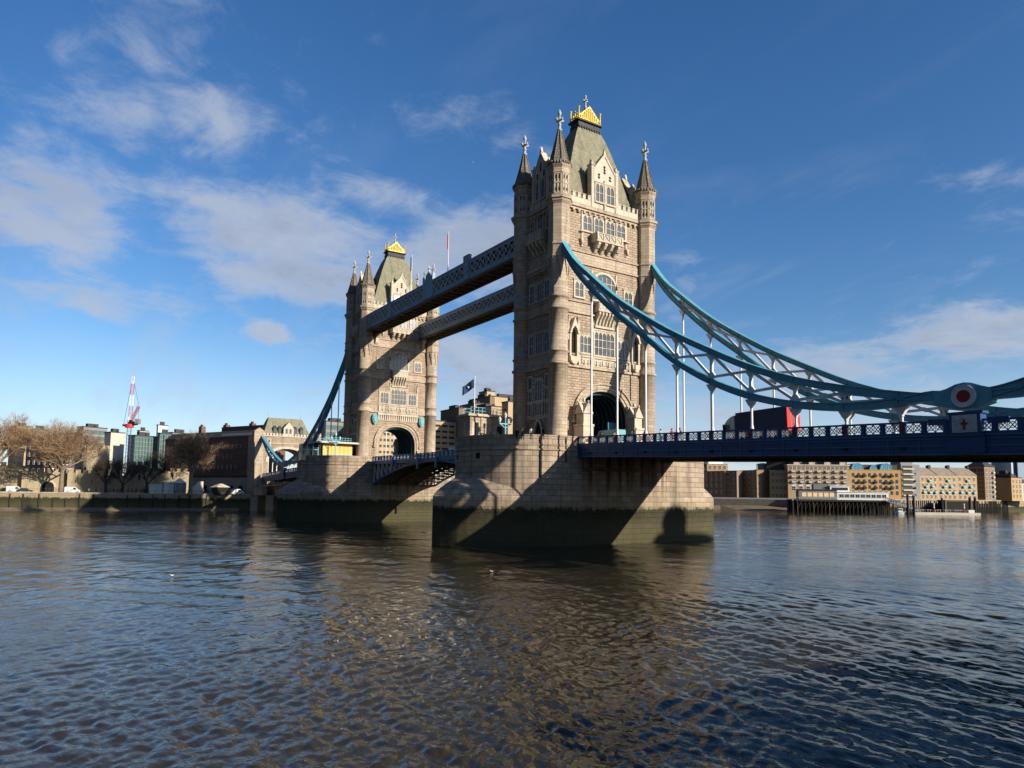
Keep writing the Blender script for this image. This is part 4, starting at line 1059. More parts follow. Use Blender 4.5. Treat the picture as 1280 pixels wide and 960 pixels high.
# ------------------------------------------------------------------ far abutment gatehouse
def make_gatehouse():
    root = thing('abutment_gatehouse', 'pale stone gatehouse with green hipped roof and wide arch, where the far chains land', 'gatehouse', (-180.5, 0, 0))
    b = MB(); hw, sp, rise = 7.0, 17.2, 5.2; arch = arc_pts(0, sp, hw, rise, 18, 2.2)
    poly = [(-9.5,5),(-9.5,27.0),(9.5,27.0),(9.5,5),(hw,5)]+arch+[(-hw,5)]
    b.prism(poly, lambda u, z: (-9, u, z), lambda u, z: (1.5, u, z)); b.box(-9.2, 1.7, -9.7, -7, 4, 11.4); b.box(-9.2, 1.7, 7, 9.7, 4, 11.4)
    b.build('stone_wall', M_ROCK, root)
    b = MB()
    for z0, z1, p in ((24.2,24.5,.25),(26.9,27.3,.3)): b.box(-9-p, 1.5+p, -9.5-p, 9.5+p, z0, z1)
    n = 16
    for i in range(n):
        y = -9.2+18.4*(i+.5)/n
        b.box(1.2, 1.75, y-.36, y+.36, 27.3, 28.1)
    for i in range(9): x = -8.6+10*(i+.5)/9; b.box(x-.36, x+.36, -9.75, -9.2, 27.3, 28.1); b.box(x-.36, x+.36, 9.2, 9.75, 27.3, 28.1)
    pts0, pts1 = arc_pts(0, sp, hw, rise, 18, 2.2), arc_pts(0, sp, hw+.9, rise+.9, 18, 2.2)
    for i in range(18): b.hexa([(1.4,*pts0[i]),(1.4,*pts1[i]),(1.4,*pts1[i+1]),(1.4,*pts0[i+1])], [(1.8,*pts0[i]),(1.8,*pts1[i]),(1.8,*pts1[i+1]),(1.8,*pts0[i+1])])
    b.build('stone_trim', M_DRESS, root)
    for y in (-10.7, 10.7):
        b = MB()
        b.box(-7.5, 2.4, y-1.6, y+1.6, -6, 24.6); b.box(-7.7, 2.6, y-1.8, y+1.8, 24.6, 25.0)
        b.prism([(y-1.8,25.0),(y+1.8,25.0),(y+1.8,28.6),(y,29.9),(y-1.8,28.6)], lambda u, z: (-1.0, u, z), lambda u, z: (2.5, u, z))
        b.box(-7.5, -1.0, y-1.6, y+1.6, 25.0, 27.5)
        # battered leg that takes the chain
        b.hexa([(2.4,y-1.5,5),(5.0,y-1.5,5),(5.0,y+1.5,5),(2.4,y+1.5,5)], [(2.4,y-1.5,24),(2.7,y-1.5,24),(2.7,y+1.5,24),(2.4,y+1.5,24)])
        tw = b.build('corner_turret', M_ASH, root)
    b = MB(); b.loft([[(-8.2,-9.0,27.2),(.8,-9.0,27.2),(.8,9.0,27.2),(-8.2,9.0,27.2)], [(-5.4,-6.6,33.6),(-2.2,-6.6,33.6),(-2.2,6.6,33.6),(-5.4,6.6,33.6)], [(-5.0,-6.2,34.3),(-2.6,-6.2,34.3),(-2.6,6.2,34.3),(-5.0,6.2,34.3)]])
    roof = b.build('roof', M_ROOF, root)
    for y in (-6.2, 6.2):
        b = MB(); b.tube((-3.8,y,34.2),(-3.8,y,37.2),.14,.08,6); b.bar((-3.8,y-.4,36.3),(-3.8,y+.4,36.3),.12,.14); b.build('roof_finial', M_FINIAL, roof)
    for y in (-4.6, -2.7, 3.0, 5.4):
        b = MB(); b.box(-1.5, .45, y-.65, y+.65, 28.0, 30.2); b.prism([(y-.8,30.2),(y+.8,30.2),(y,31.2)], lambda u, z: (-2.6, u, z), lambda u, z: (.6, u, z))
        d = b.build('roof_dormer', M_DARKROOF, roof); b = MB(); b.box(.45, .5, y-.45, y+.45, 28.3, 30.0); b.build('dormer_pane', M_GLASS, d)
    b = MB(); b.prism([(-1.9,27.2),(1.9,27.2),(1.9,30.2),(0,32.6),(-1.9,30.2)], lambda u, z: (-.6, u+.2, z), lambda u, z: (1.7, u+.2, z)); g = b.build('gable', M_DRESS, root)
    b = MB()
    for c in (-.6, .9): b.box(1.7, 1.75, c-.4, c+.4, 28.2, 30.0)
    b.build('gable_pane', M_GLASS, g)
    for y in (-6.9, 6.9):
        b = MB(); b.box(1.45, 1.7, y-.7, y+.7, 23.0, 26.0); o = b.build('window', M_DRESS, root); b = MB(); b.box(1.68, 1.73, y-.32, y+.32, 23.4, 25.7); b.build('pane', M_GLASS, o)
    for y in (-9.6, 9.2):
        b = MB(); b.box(-5.5, -2.6, *sorted((y-.15*(1 if y < 0 else -1), y+.35)), 12.5, 17); b.build('side_opening', M_VOID, root)
    # masonry legs in the river and a service pipe below the deck
    b = MB()
    for y in (-9.0, -3.0, 3.0, 9.0): b.box(-3, 3.2, y-1.4, y+1.4, -6, 10.2)
    b.box(-6, -3.1, -9.5, 9.5, -6, 10.2); b.build('river_leg', M_PIER, root)
    b = MB(); b.tube((4.5,-9.6,8.2),(30,-9.6,8.7),.2,n=8)
    for x in (8, 14, 20, 26): b.bar((x,-9.6,8.4),(x,-9.4,10.9),.12,.12)
    b.build('service_pipe', M_OFFWHITE, root)
    return root
make_gatehouse()

# ------------------------------------------------------------------ river walls, beaches
M_WALLN = stone('north_river_wall_stone', (0.34,0.29,0.20), (0.27,0.23,0.16), (0.12,0.10,0.07), 1.6, 0.6, 0.03, soot=0.3, tide=3.6)
M_SAND = mat('wet_sand', (0.20,0.155,0.10), 0.9, var=0.25, vscale=0.5, bump=0.3)
M_TIMBER = mat('weathered_timber', (0.10,0.082,0.058), 0.9, var=0.4, vscale=2)
M_PILE = mat('black_tarred_timber', (0.025,0.022,0.019), 0.8, var=0.4, vscale=2)
def wall_run(name, label, pts, z1, m, th=.9, rail=False, fender=None, loc_kind='river wall'):
    p0 = pts[0]; root = thing(name, label, loc_kind, (p0[0], p0[1], 0)); b = MB(); c = MB(); fs = []
    for (xa, ya), (xb, yb) in zip(pts, pts[1:]):
        d = Vector((xb-xa, yb-ya, 0)); L = d.length; d.normalize(); nv = Vector((d.y, -d.x, 0))     # towards the river
        a, e = Vector((xa-p0[0], ya-p0[1], 0)), Vector((xb-p0[0], yb-p0[1], 0)); h = Vector((0,0,1))
        q = nv*.06; r_ = nv*(.06-th)
        b.hexa([a+r_-h*6, a+q-h*6, e+q-h*6, e+r_-h*6], [a+r_+h*z1, a+q+h*z1, e+q+h*z1, e+r_+h*z1])
        q2, r2 = nv*.16, nv*(-th-.02)
        c.hexa([a+r2+h*(z1+.005), a+q2+h*(z1+.005), e+q2+h*(z1+.005), e+r2+h*(z1+.005)], [a+r2+h*(z1+.3), a+q2+h*(z1+.3), e+q2+h*(z1+.3), e+r2+h*(z1+.3)])
        if fender:
            n = int(L/fender)
            for i in range(n): fs.append(a+d*(fender*(i+.5+rnd.uniform(-.1,.1)))+nv*.22)
    b.build('wall_face', m, root); c.build('coping', M_ASH, root)
    fm = None
    for i, p in enumerate(fs[:100]):
        top = z1-.3 if rnd.random() < .8 else z1-1.6
        k = MB(); k.box(-.17, .17, -.17, .17, -3, top); o = k.build('timber_fender', M_PILE, root, p)
    return root
wall_run('river_wall', 'stone river wall below the castle wharf with weedy face and black timber fenders', [NQ[0],NQ[1],NQ[2],NQ[3],NQ[4],NQ[5]], 5.0, M_WALLN, fender=3.9)
wall_run('river_wall', 'brown planked river wall under the dark brick warehouse at the beach', NQ[8:11], 6.0, stone('piled_wall', (0.25,0.20,0.14), (0.20,0.16,0.11), (0.06,0.05,0.04), .9, 2.2, .05, soot=.5, tide=2.4), fender=1.9)
wall_run('river_wall', 'pale river wall with dark timber piling below the pyramid roofed tower', NQ[12:17], 6.0, stone('pale_piled_wall', (0.36,0.30,0.20), (0.30,0.25,0.17), (0.10,0.08,0.06), 1.2, 2.0, .05, soot=.4, tide=2.4), fender=1.5)
def beach(name, pts, zs, m):
    b = MB(); n = len(pts)//2; vs = []
    for (x, y), z in zip(pts, zs): vs.append((x, y, z))
    b.add(vs, [tuple(range(len(vs)))]); return tag(b.build(name, m), kind='structure')
def px_pt(px, py, z): q = on(px, py, 'z', z); return (q.x, q.y)
def quayline(px, dz=0.0, back=0.0):
    """plan point on the quay edge under a bearing"""
    d = ray(px, 600); best = None
    for (xa, ya), (xb, yb) in zip(NQ, NQ[1:]):
        ex, ey = xb-xa, yb-ya; den = d.x*ey-d.y*ex
        if abs(den) < 1e-9: continue
        t_ = ((xa-ORG.x)*ey-(ya-ORG.y)*ex)/den; s_ = ((xa-ORG.x)*d.y-(ya-ORG.y)*d.x)/den
        if t_ > 0 and -1e-6 <= s_ <= 1+1e-6 and (best is None or t_ < best): best = t_
    h = Vector((d.x, d.y, 0)); hn = h.normalized()
    return (ORG.x+h.x*best+hn.x*back, ORG.y+h.y*best+hn.y*back)
def shore(px, w):                         # strip of foreshore in front of the wall
    q = quayline(px, back=-w); return q
b = MB(); A_ = [-40, 20, 60, 100, 140, 190, 240, 300]; W_ = [6, 6, 5.5, 7, 5, 4.5, 3, 2]
vs = [(*quayline(p, back=.3), .45) for p in A_]+[(*quayline(p, back=-w), WL-.25) for p, w in list(zip(A_, W_))[::-1]]
n = len(A_); b.add(vs, [(i, i+1, 2*n-2-i, 2*n-1-i) for i in range(n-1)]); tag(b.build('north_foreshore', M_SAND), kind='structure')
b = MB(); A_ = [876, 900, 925, 945, 965, 985, 1005, 1030]; W_ = [3, 7, 14, 17, 16, 10, 5, 1]
vs = [(*quayline(p, back=.3), 2.0-abs(p-935)*.012) for p in A_]+[(*quayline(p, back=-w), WL-.25) for p, w in list(zip(A_, W_))[::-1]]
n = len(A_); b.add(vs, [(i, i+1, 2*n-2-i, 2*n-1-i) for i in range(n-1)]); tag(b.build('sandy_beach', M_SAND), kind='structure')

# ------------------------------------------------------------------ building kit
def win_mesh(w, h, frame, pane, bars=(1,1), arch=False, sur=.12):
    """one window, local: u across (x), z up, facing -y"""
    b = MB(); y0 = -.10
    b.mi = 0
    b.box(-w/2-sur, -w/2, y0, .06, -h/2-sur, h/2+sur); b.box(w/2, w/2+sur, y0, .06, -h/2-sur, h/2+sur)
    b.box(-w/2+.001, w/2-.001, y0+.004, .06, h/2, h/2+sur); b.box(-w/2-sur*1.6, w/2+sur*1.6, y0-.06, .061, -h/2-sur*1.3, -h/2)
    for i in range(1, bars[0]+1): c = -w/2+w*i/(bars[0]+1); b.box(c-.04, c+.04, y0+.02, .05, -h/2, h/2)
    for i in range(1, bars[1]+1): c = -h/2+h*i/(bars[1]+1); b.box(-w/2, w/2, y0+.024, .05, c-.035, c+.035)
    if arch: b.prism([(-w/2-sur,h/2+sur)]+[(-math.cos(PI*i/8)*(w/2+sur), h/2+sur+math.sin(PI*i/8)*w*.3) for i in range(9)]+[(w/2+sur,h/2+sur)], lambda u, z: (u,y0+.002,z), lambda u, z: (u,.05,z))
    b.mi = 1; b.box(-w/2, w/2, y0+.05, .04, -h/2, h/2)
    return b.mesh('window', [frame, pane])
def put(root, me, name, loc, rz=0.0):
    o = bpy.data.objects.new(name, me); COL.objects.link(o); o.parent = root; o.location = loc; o.rotation_euler = (0, 0, rz); return o
def grid(root, me, w, zs, n, rz=0.0, org=(0,0), m0=.5, skip=(), name='window'):
    """n copies across a wall of width w that starts at org and runs along rz"""
    for j, z in enumerate(zs):
        for i in range(n):
            if (i, j) in skip: continue
            u = m0+(w-2*m0)*(i+.5)/n
            put(root, me, name, (org[0]+u*math.cos(rz)+.04*math.sin(rz), org[1]+u*math.sin(rz)-.04*math.cos(rz), z), rz)
def balcony_mesh(w, d, frame, rail):
    b = MB(); b.box(-w/2, w/2, -d, 0, -.12, 0); b.mi = 1
    b.box(-w/2, w/2, -d, -d+.06, .08, 1.0); b.box(-w/2, -w/2+.06, -d+.06, 0, .08, 1.0); b.box(w/2-.06, w/2, -d+.06, 0, .08, 1.0)
    return b.mesh('balcony', [frame, rail])

def cbox(pl, pc, pr_, rt, D, phi=0.0):
    """block turned by phi: left end, near corner and right end by bearing; height by elevation"""
    c = at(pc, 600, D); zt = at(pc, rt, D).z
    nr = Vector((math.cos(phi), math.sin(phi), 0)); nl = Vector((math.sin(phi), -math.cos(phi), 0))
    def hit(px, n):
        d = ray(px, 600); t_ = (c-ORG).dot(n)/d.dot(n); return ORG+d*t_-c
    W = max(1.5, -hit(pl, nl).dot(nr)); L = max(1.5, -hit(pr_, nr).dot(nl))
    return c, W, L, zt
def block(name, label, cat, pl, pc, pr_, rt, D, m, z0=4.0, group=None, roof=None, wl=None, wr=None, deep=None, parapet=True):
    phi = R(25) if pc < 350 else 0.0
    c, W, L, zt = cbox(pl, pc, pr_, rt, D, phi); H = zt-z0; W = min(W, 60)
    root = thing(name, label, cat, (c.x, c.y, z0), phi, group)
    if deep: W = max(W, deep); L = max(L, 4)
    b = MB(); b.box(-W, 0, 0, L, 0, H); b.build('wall', m, root)
    if parapet:
        b = MB(); e = .25; b.box(-W-e, e, -e, L+e, H+.003, H+.45); b.box(-W*.65, -W*.3, L*.25, L*.7, H+.45, H+2.4); b.box(-W*.2, -W*.1, L*.5, L*.62, H+.45, H+1.6); b.build('roof', roof or M_DARKROOF, root)
    for spec, face in ((wl, 'l'), (wr, 'r')):
        if not spec: continue
        me, n, rows, za, zb = spec
        zs = [za*H+(zb-za)*H*(j+.5)/rows for j in range(rows)]
        if face == 'l': grid(root, me, W, zs, n, 0.0, (-W, 0))
        else: grid(root, me, L, zs, n, PI/2, (0, 0))
    return root, W, L, H
def front(name, label, cat, p0, D0, p1, D1, rt, m, depth=14, z0=5.0, group=None):
    a, c = at(p0, 600, D0), at(p1, 600, D1); d = Vector((c.x-a.x, c.y-a.y, 0)); W = d.length; H = at((p0+p1)/2, rt, (D0+D1)/2).z-z0
    root = thing(name, label, cat, (a.x, a.y, z0), math.atan2(d.y, d.x), group)
    b = MB(); b.box(0, W, 0, depth, 0, H); b.build('wall', m, root)
    return root, W, H

M_REDBRICK = brick('dark_red_brick', (0.185,0.095,0.062), (0.14,0.070,0.046))
M_BROWNBRICK = brick('brown_brick', (0.32,0.215,0.14), (0.25,0.165,0.105))
M_YELLBRICK = brick('yellow_stock_brick', (0.54,0.355,0.155), (0.46,0.295,0.125))
M_ORBRICK = brick('orange_yellow_brick', (0.60,0.36,0.13), (0.52,0.30,0.105))
M_TANBRICK = brick('tan_brick', (0.52,0.36,0.205), (0.43,0.285,0.16))
M_CONC = mat('pale_concrete', (0.52,0.48,0.40), 0.85, var=0.1, vscale=0.2)
M_TANCONC = mat('tan_concrete', (0.44,0.335,0.21), 0.85, var=0.1, vscale=0.15)
M_DKCONC = mat('dark_brown_concrete', (0.20,0.145,0.10), 0.85, var=0.15, vscale=0.2)
M_GREYCONC = mat('grey_panel', (0.24,0.24,0.235), 0.8, var=0.12, vscale=0.2)
M_CASTLE = stone('castle_ragstone', (0.58,0.48,0.31), (0.44,0.36,0.23), (0.28,0.22,0.14), 0.8, 0.35, 0.05, rock=0.8, soot=0.35)
M_HAZEBLUE = mat('haze_blue_skyscraper', (0.20,0.27,0.34), 0.4, var=0.04, vscale=0.05)  # distance haze is mixed into this colour
M_PALEHAZE = mat('haze_pale_skyscraper', (0.42,0.48,0.54), 0.5, var=0.04, vscale=0.05)  # paled as well, with the haze painted into the colour

WN_DARK = win_mesh(1.3, 1.9, M_OFFWHITE, M_WGLASS)
WN_STONE = win_mesh(1.1, 1.6, M_DRESS, M_WGLASS, (0,1))
WN_SLOT = win_mesh(2.9, 1.0, M_DKCONC, M_WGLASS, (1,0), sur=.08)
WN_BIG = win_mesh(2.6, 2.2, M_GREYCONC, M_GREENGLASS, (1,0), sur=.12)
WN_ARCH = win_mesh(1.25, 1.75, M_CONC, M_WGLASS, (1,1), True, .1)
WN_WHITE = win_mesh(1.2, 1.6, M_WHITE, M_WGLASS, (1,1), sur=.2)
WN_BLUE = win_mesh(1.1, 1.5, M_BLUE, M_WGLASS, (1,1), True, .07)
WN_PLAIN = win_mesh(1.2, 1.7, M_REDBRICK, M_WGLASS, (1,1), sur=.05)

# ------------------------------------------------------------------ north bank: hotel east of the bridge
HOT = 'concrete hotel blocks'
block('hotel_block', 'long tan concrete hotel wing with rows of slot windows, seen through the far arch', 'hotel', 440, 466, 577, 520, 350, M_TANCONC, group=HOT, wr=(WN_SLOT, 12, 9, .30, .98), deep=18)
block('hotel_block', 'low dark brown hotel block with a stepped top above the tan slot windowed wing', 'hotel', 549, 572, 582, 509, 372, M_DKCONC, group=HOT)
block('hotel_block', 'dark brown hotel block with small tan end, behind the flagpole', 'hotel', 574, 592, 604, 503, 380, M_DKCONC, group=HOT, wl=(WN_SLOT, 3, 3, .6, .95))
block('hotel_block', 'tallest dark hotel block with a tan rooftop box', 'hotel', 585, 611, 617, 494, 392, M_DKCONC, group=HOT, wl=(WN_SLOT, 3, 4, .5, .95))
block('hotel_block', 'hotel block with flat tan roof box, topmost of the cluster', 'hotel', 597, 607, 617, 487.5, 400, M_TANCONC, group=HOT)
block('hotel_block', 'broad hotel block with pinkish sunlit end wall, beside the near tower', 'hotel', 604, 612, 660, 494, 405, M_TANCONC, group=HOT, wl=(WN_SLOT, 2, 3, .5, .9))
block('hotel_block', 'lower hotel block with dark side and tan sunlit front behind the stone cabin', 'hotel', 580, 613, 626, 507, 345, M_TANCONC, group=HOT, wl=(WN_SLOT, 5, 3, .72, .96))
block('hotel_block', 'narrow hotel block with window strip touching the near tower outline', 'hotel', 626, 634, 652, 501, 350, M_TANCONC, group=HOT, wl=(WN_SLOT, 1, 4, .7, .95))

# ------------------------------------------------------------------ north bank: offices behind the castle
OFF = 'office buildings behind the castle'
block('office_building', 'pale banded office block behind the bare trees', 'office', 8, 16, 36, 532, 420, M_TANCONC, group=OFF, wr=(WN_BIG, 4, 3, .7, .98))
block('office_building', 'teal glass office block with white bands between two bare trees', 'office', 33, 36, 58, 536, 400, M_GREENGLASS, group=OFF, wr=(WN_BIG, 4, 3, .72, .97))
block('office_building', 'grey flat topped office with large pale windows behind the round castle tower', 'office', 92, 100, 130, 533, 410, M_GREYCONC, group=OFF, wr=(WN_BIG, 5, 5, .5, .98), wl=(WN_BIG, 2, 5, .5, .98))
block('office_building', 'blank pale concrete tower with dark side, next to the crane mast', 'office', 127, 135, 152.5, 540, 390, M_CONC, group=OFF)
block('office_building', 'broad green glass office between crane and white slab', 'office', 157, 166, 195, 544, 380, M_GREENGLASS, group=OFF, wr=(WN_BIG, 7, 7, .45, .97), wl=(WN_BIG, 2, 7, .45, .97))
block('office_building', 'cream rooftop plant block peeping over the green glass office', 'office', 168, 171, 182, 538, 440, M_CONC, group=OFF)
block('office_building', 'white slab tower above the green glass office', 'office', 192, 194, 206, 531, 430, M_WHITE, group=OFF)
block('office_building', 'dark blue glass block with thin white floors beside the white slab', 'office', 194, 197, 212, 541, 385, M_GREENGLASS, group=OFF, wr=(WN_BIG, 4, 7, .45, .97))
block('office_building', 'white framed grey building above the brick hotel roof', 'office', 206, 212, 236, 540.5, 395, M_GREYCONC, group=OFF, wr=(WN_BIG, 6, 4, .6, .97))
block('office_building', 'dark grey block with wide windows behind the far chain', 'office', 396, 405, 436, 526, 370, M_GREYCONC, group=OFF, wr=(WN_BIG, 5, 4, .6, .97))
# brick buildings
block('brick_house', 'dark red brick house with white windows behind the castle gate wall', 'house', 30, 58, 92, 548, 320, M_REDBRICK, wl=(WN_WHITE, 4, 4, .35, .95), wr=(WN_WHITE, 6, 4, .35, .95))
rt_, W, H = front('brick_hotel', 'long dark red brick building with slate top beside the gatehouse', 'hotel', 204, 314, 320, 282, 548, M_REDBRICK, 14)
grid(rt_, WN_PLAIN, W, [H*.30, H*.48, H*.66, H*.84], 22)
b = MB(); b.box(-.3, W+.3, -.3, 14.3, H+.003, H+.5); b.loft([[(0,0,H+.5),(W,0,H+.5),(W,14,H+.5),(0,14,H+.5)], [(1,2.5,H+3.0),(W-1,2.5,H+3.0),(W-1,12,H+3.0),(1,12,H+3.0)]])
b.box(W*.55, W-.5, 3.5, 12, H+3.0, H+5.0); b.build('roof', M_DARKROOF, rt_)
b = MB(); b.box(W*.62, W*.95, .5, .9, H+.8, H+1.7); b.build('roof_window_band', M_OFFWHITE, rt_)
for k in range(3):
    b = MB(); x = W*(.30+.27*k); b.box(x-1, x+1, 4, 6, H+2.5, H+6.0); b.box(x-.7, x-.3, 4.5, 5, H+6.0, H+6.8); b.box(x+.3, x+.7, 4.5, 5, H+6.0, H+6.8); b.build('chimney', M_REDBRICK, rt_)
for k in range(6):
    b = MB(); x = W*(.70+.045*k); b.box(x-.5, x+.5, -.08, .05, H*.06, H*.26); b.box(x-.06, x+.06, -.14, -.08, H*.06, H*.26); b.build('tall_window', M_CYAN, rt_)
rt_, W, H = front('plinth_building', 'low grey wharf building under the brick hotel with dark shop openings', 'wharf building', 238, 290, 316, 268, 597, M_GREYCONC, 8)
b = MB(); b.box(0, W, -.1, .1, H, H+.9); b.build('roof_rail', M_STEEL, rt_)
for k in range(6):
    b = MB(); x = W*(.12+.14*k); b.box(x-1.2, x+1.2, -.05, .2, .9, 3.4); b.build('shop_opening', M_VOID, rt_)
# ------------------------------------------------------------------ castle
def castle_wall(name, label, p0, D0, p1, D1, rt, depth=3.0, gate=None, group='castle walls'):
    root, W, H = front(name, label, 'castle wall', p0, D0, p1, D1, rt+2.2, M_CASTLE, depth, 4.8, group)
    b = MB(); n = max(2, int(W/2.2)); st = W/n
    for i in range(n): b.box(st*(i+.12), st*(i+.72), .02, .7, H-.02, H+.95); b.box(st*(i+.08), st*(i+.76), -.05, .78, H+.95, H+1.1)
    b.box(-.1, W+.1, -.12, .05, H-.6, H-.35); b.build('battlement', M_CASTLE, root)
    if gate:
        c = gate*W; b = MB()
        pts = [(c-1.9,.1),(c-1.9,2.1)]+[(c-1.9*math.cos(PI*i/10), 2.1+1.9*math.sin(PI*i/10)**.8) for i in range(1,10)]+[(c+1.9,2.1),(c+1.9,.1)]
        b.prism(pts, lambda u, z: (u,-.05,z), lambda u, z: (u,.5,z)); b.build('gate_arch', M_VOID, root)
        b = MB()
        for i in range(10):
            a0, a1 = PI*i/10, PI*(i+1)/10; f0 = lambda a, r: (c-r*math.cos(a), 2.1+r*math.sin(a)**.8)
            P_ = [f0(a0,1.9), f0(a0,2.5), f0(a1,2.5), f0(a1,1.9)]; b.hexa([(p[0],-.18,p[1]) for p in P_], [(p[0],.1,p[1]) for p in P_])
        b.build('gate_surround', M_DRESS, root)
    for k in range(int(W/5)):
        b = MB(); x = 2.5+5*k; b.box(x-.12, x+.12, -.03, .2, H*.5, H*.5+1.3); b.build('arrow_slit', M_VOID, root)
    return root
castle_wall('castle_wall', 'tall pale castle wall beside the squat castle tower', -40, 246, 27, 250, 579, 6)
castle_wall('castle_wall', 'crenellated castle wall with the dark arched gate', 27, 248, 102, 254, 588, 3, .44)
castle_wall('castle_wall', 'low shadowed castle wall between the gate and the bare dark trees', 84, 250, 130, 254, 589.5, 3)
castle_wall('castle_wall', 'lowest castle wall, between the two castle towers', 128, 256, 163, 258, 592, 3)
castle_wall('castle_wall', 'castle wall with pale merlons behind the marquee', 186, 266, 236, 272, 587, 3)
def castle_tower(label, pc, D, pw, rt, nseg=20):
    c = at(pc, 600, D); r = pw/2/CAM['f']*D; H = at(pc, rt, D).z-4.8
    root = thing('castle_tower', label, 'castle tower', (c.x, c.y, 4.8), 0, 'castle towers')
    b = MB(); b.lathe(0, 0, [(r*1.08,0),(r*1.0,1.2),(r,H-1.6),(r*1.04,H-1.5),(r*1.04,H-1.2),(r,H-1.1)], nseg); b.build('wall', M_CASTLE, root)
    b = MB(); n = int(2*PI*r/2.4)
    for i in range(n):
        a = 2*PI*i/n; ca, sa = math.cos(a), math.sin(a); b.bar((ca*(r-.35),sa*(r-.35),H-1.12),(ca*(r-.35),sa*(r-.35),H), 1.3, .7, (ca,sa,0))
    b.build('battlement', M_CASTLE, root)
    for i in range(4):
        a = -2.2+i*.75; b = MB(); b.bar((math.cos(a)*r,math.sin(a)*r,H*.45),(math.cos(a)*r,math.sin(a)*r,H*.45+1.6),.5,.2,(math.cos(a),math.sin(a),0)); b.build('arrow_slit', M_VOID, root)
    return root
castle_tower('tall pale yellow round castle tower below the grey office', 117, 268, 31, 556.5)
castle_tower('rough brown castle tower right of the crane mast', 172, 262, 25, 577)
castle_tower('squat castle tower beside the tall pale wall', 8, 252, 26, 583)

# ------------------------------------------------------------------ wapping waterfront
def cornice(root, W, H, depth, m, h=.5, pr_=.35):
    b = MB(); b.box(-pr_, W+pr_, -pr_, depth+pr_, H+.002, H+h); b.build('cornice', m, root)
RB = 'riverside blocks beyond the deck'
r_, W, H = front('apartment_block', 'white walled block end against the near pier edge', 'apartment block', 868, 432, 886, 426, 575, M_WHITE, 20, 6, RB)
grid(r_, WN_DARK, W, [H*.45, H*.65, H*.85], 2); cornice(r_, W, H, 20, M_DARKROOF)
r_, W, H = front('apartment_block', 'plain tan upper block above the dark brick warehouse', 'apartment block', 884, 424, 910, 424, 580, M_TANBRICK, 16, 6, RB)
grid(r_, WN_DARK, W, [H*.9], 4); cornice(r_, W, H, 16, M_TANBRICK, .3, .15)
for (p0, D0, p1, D1, rt, lab, n, m_) in ((879,414,906,402,589.5,'dark brown brick warehouse next to the near pier',4,M_BROWNBRICK), (906,403,921,398,589,'narrow brown brick warehouse bay with a sunlit corner',2,M_BROWNBRICK),
                                  (921,408,946,394,588.5,'shaded brown brick warehouse set back over the beach',4,M_BROWNBRICK)):
    r_, W, H = front('warehouse', lab, 'warehouse', p0, D0, p1, D1, rt, m_, 16, 6, RB)
    grid(r_, WN_ARCH, W, [H*.2, H*.45, H*.68, H*.88], n); cornice(r_, W, H, 16, M_BROWNBRICK, .35, .15)
c = at(954, 600, 402); H = at(954, 587.5, 394).z-6
r_ = thing('warehouse', 'round cornered yellow brick warehouse bay with a glass rooftop cage', 'warehouse', (c.x, c.y, 6), 0, RB)
b = MB(); rr = 4.6; b.lathe(0, 0, [(rr,0),(rr,H),(rr+.2,H+.05),(rr+.2,H+.5),(rr,H+.55)], 24); b.build('wall', M_YELLBRICK, r_)
for z in (.14, .42, .66, .88):
    for a in (-1.6, -1.1, -.55, -.05): put(r_, WN_ARCH, 'window', (math.cos(a)*rr, math.sin(a)*rr, H*z), a+PI/2)
b = MB()
for i in range(10): a = 2*PI*i/10; b.bar((math.cos(a)*3.4,math.sin(a)*3.4,H+.5),(math.cos(a)*3.4,math.sin(a)*3.4,H+3.4),.2,.2)
b.lathe(0, 0, [(3.6,H+3.4),(3.6,H+3.7),(1,H+4.2)], 12); b.lathe(0, 0, [(3.0,H+.5),(3.0,H+3.4)], 12); b.build('roof_cage', M_GREYCONC, r_)
r_, W, H = front('warehouse', 'sunlit yellow brick warehouse with four rows of paired arched windows', 'warehouse', 962, 392, 985, 388, 588.5, M_YELLBRICK, 16, 6, RB)
grid(r_, WN_ARCH, W, [H*.10, H*.38, H*.64, H*.88], 4, m0=.8); cornice(r_, W, H, 16, M_YELLBRICK, .4, .2)
b = MB(); b.box(-2, W-1, 4, 14, H+.4, H+5.2); b.box(W*.2, W*.5, 3, 8, H+5.2, H+7.2); b.build('roof_storey', M_DARKROOF, r_)
# long balconied block
r_, W, H = front('apartment_block', 'long orange brick apartment block with white cornice and stacked balconies', 'apartment block', 985, 386, 1062, 383, 582, M_TANBRICK, 16, 6, RB)
grid(r_, win_mesh(1.15, 1.5, M_WHITE, M_WGLASS, (1,1), sur=.07), W, [H*.51, H*.66, H*.81, H*.93], 14, m0=.6); grid(r_, win_mesh(1.9, 2.4, M_WHITE, M_WGLASS, (1,1), True, .2), W, [H*.30], 8, m0=1)
cornice(r_, W, H, 16, M_DRESS, .6, .4); b = MB(); b.box(-.1, W+.1, -.25, .1, H*.41, H*.44); b.build('string_course', M_DRESS, r_)
bm_ = balcony_mesh(1.9, 1.1, M_STEEL, M_CONC)
for i in range(7):
    for z in (.46, .62, .78): put(r_, bm_, 'balcony', (2.6+i*(W-5.2)/6, 0, H*(z+.01)))
b = MB()
for i in range(4): x = W*(.08+.25*i); b.prism([(x,H+.6),(x+5.2,H+.6),(x+4.4,H+3.4),(x+.8,H+3.4)], lambda u, z: (u,2,z), lambda u, z: (u,13,z))
b.build('mansard', M_DARKROOF, r_)
b = MB()
for i in range(4): x = W*(.08+.25*i)+1; b.box(x, x+3, 1.2, 2.1, H+.6, H+2.6)
b.build('roof_storey', M_DRESS, r_)
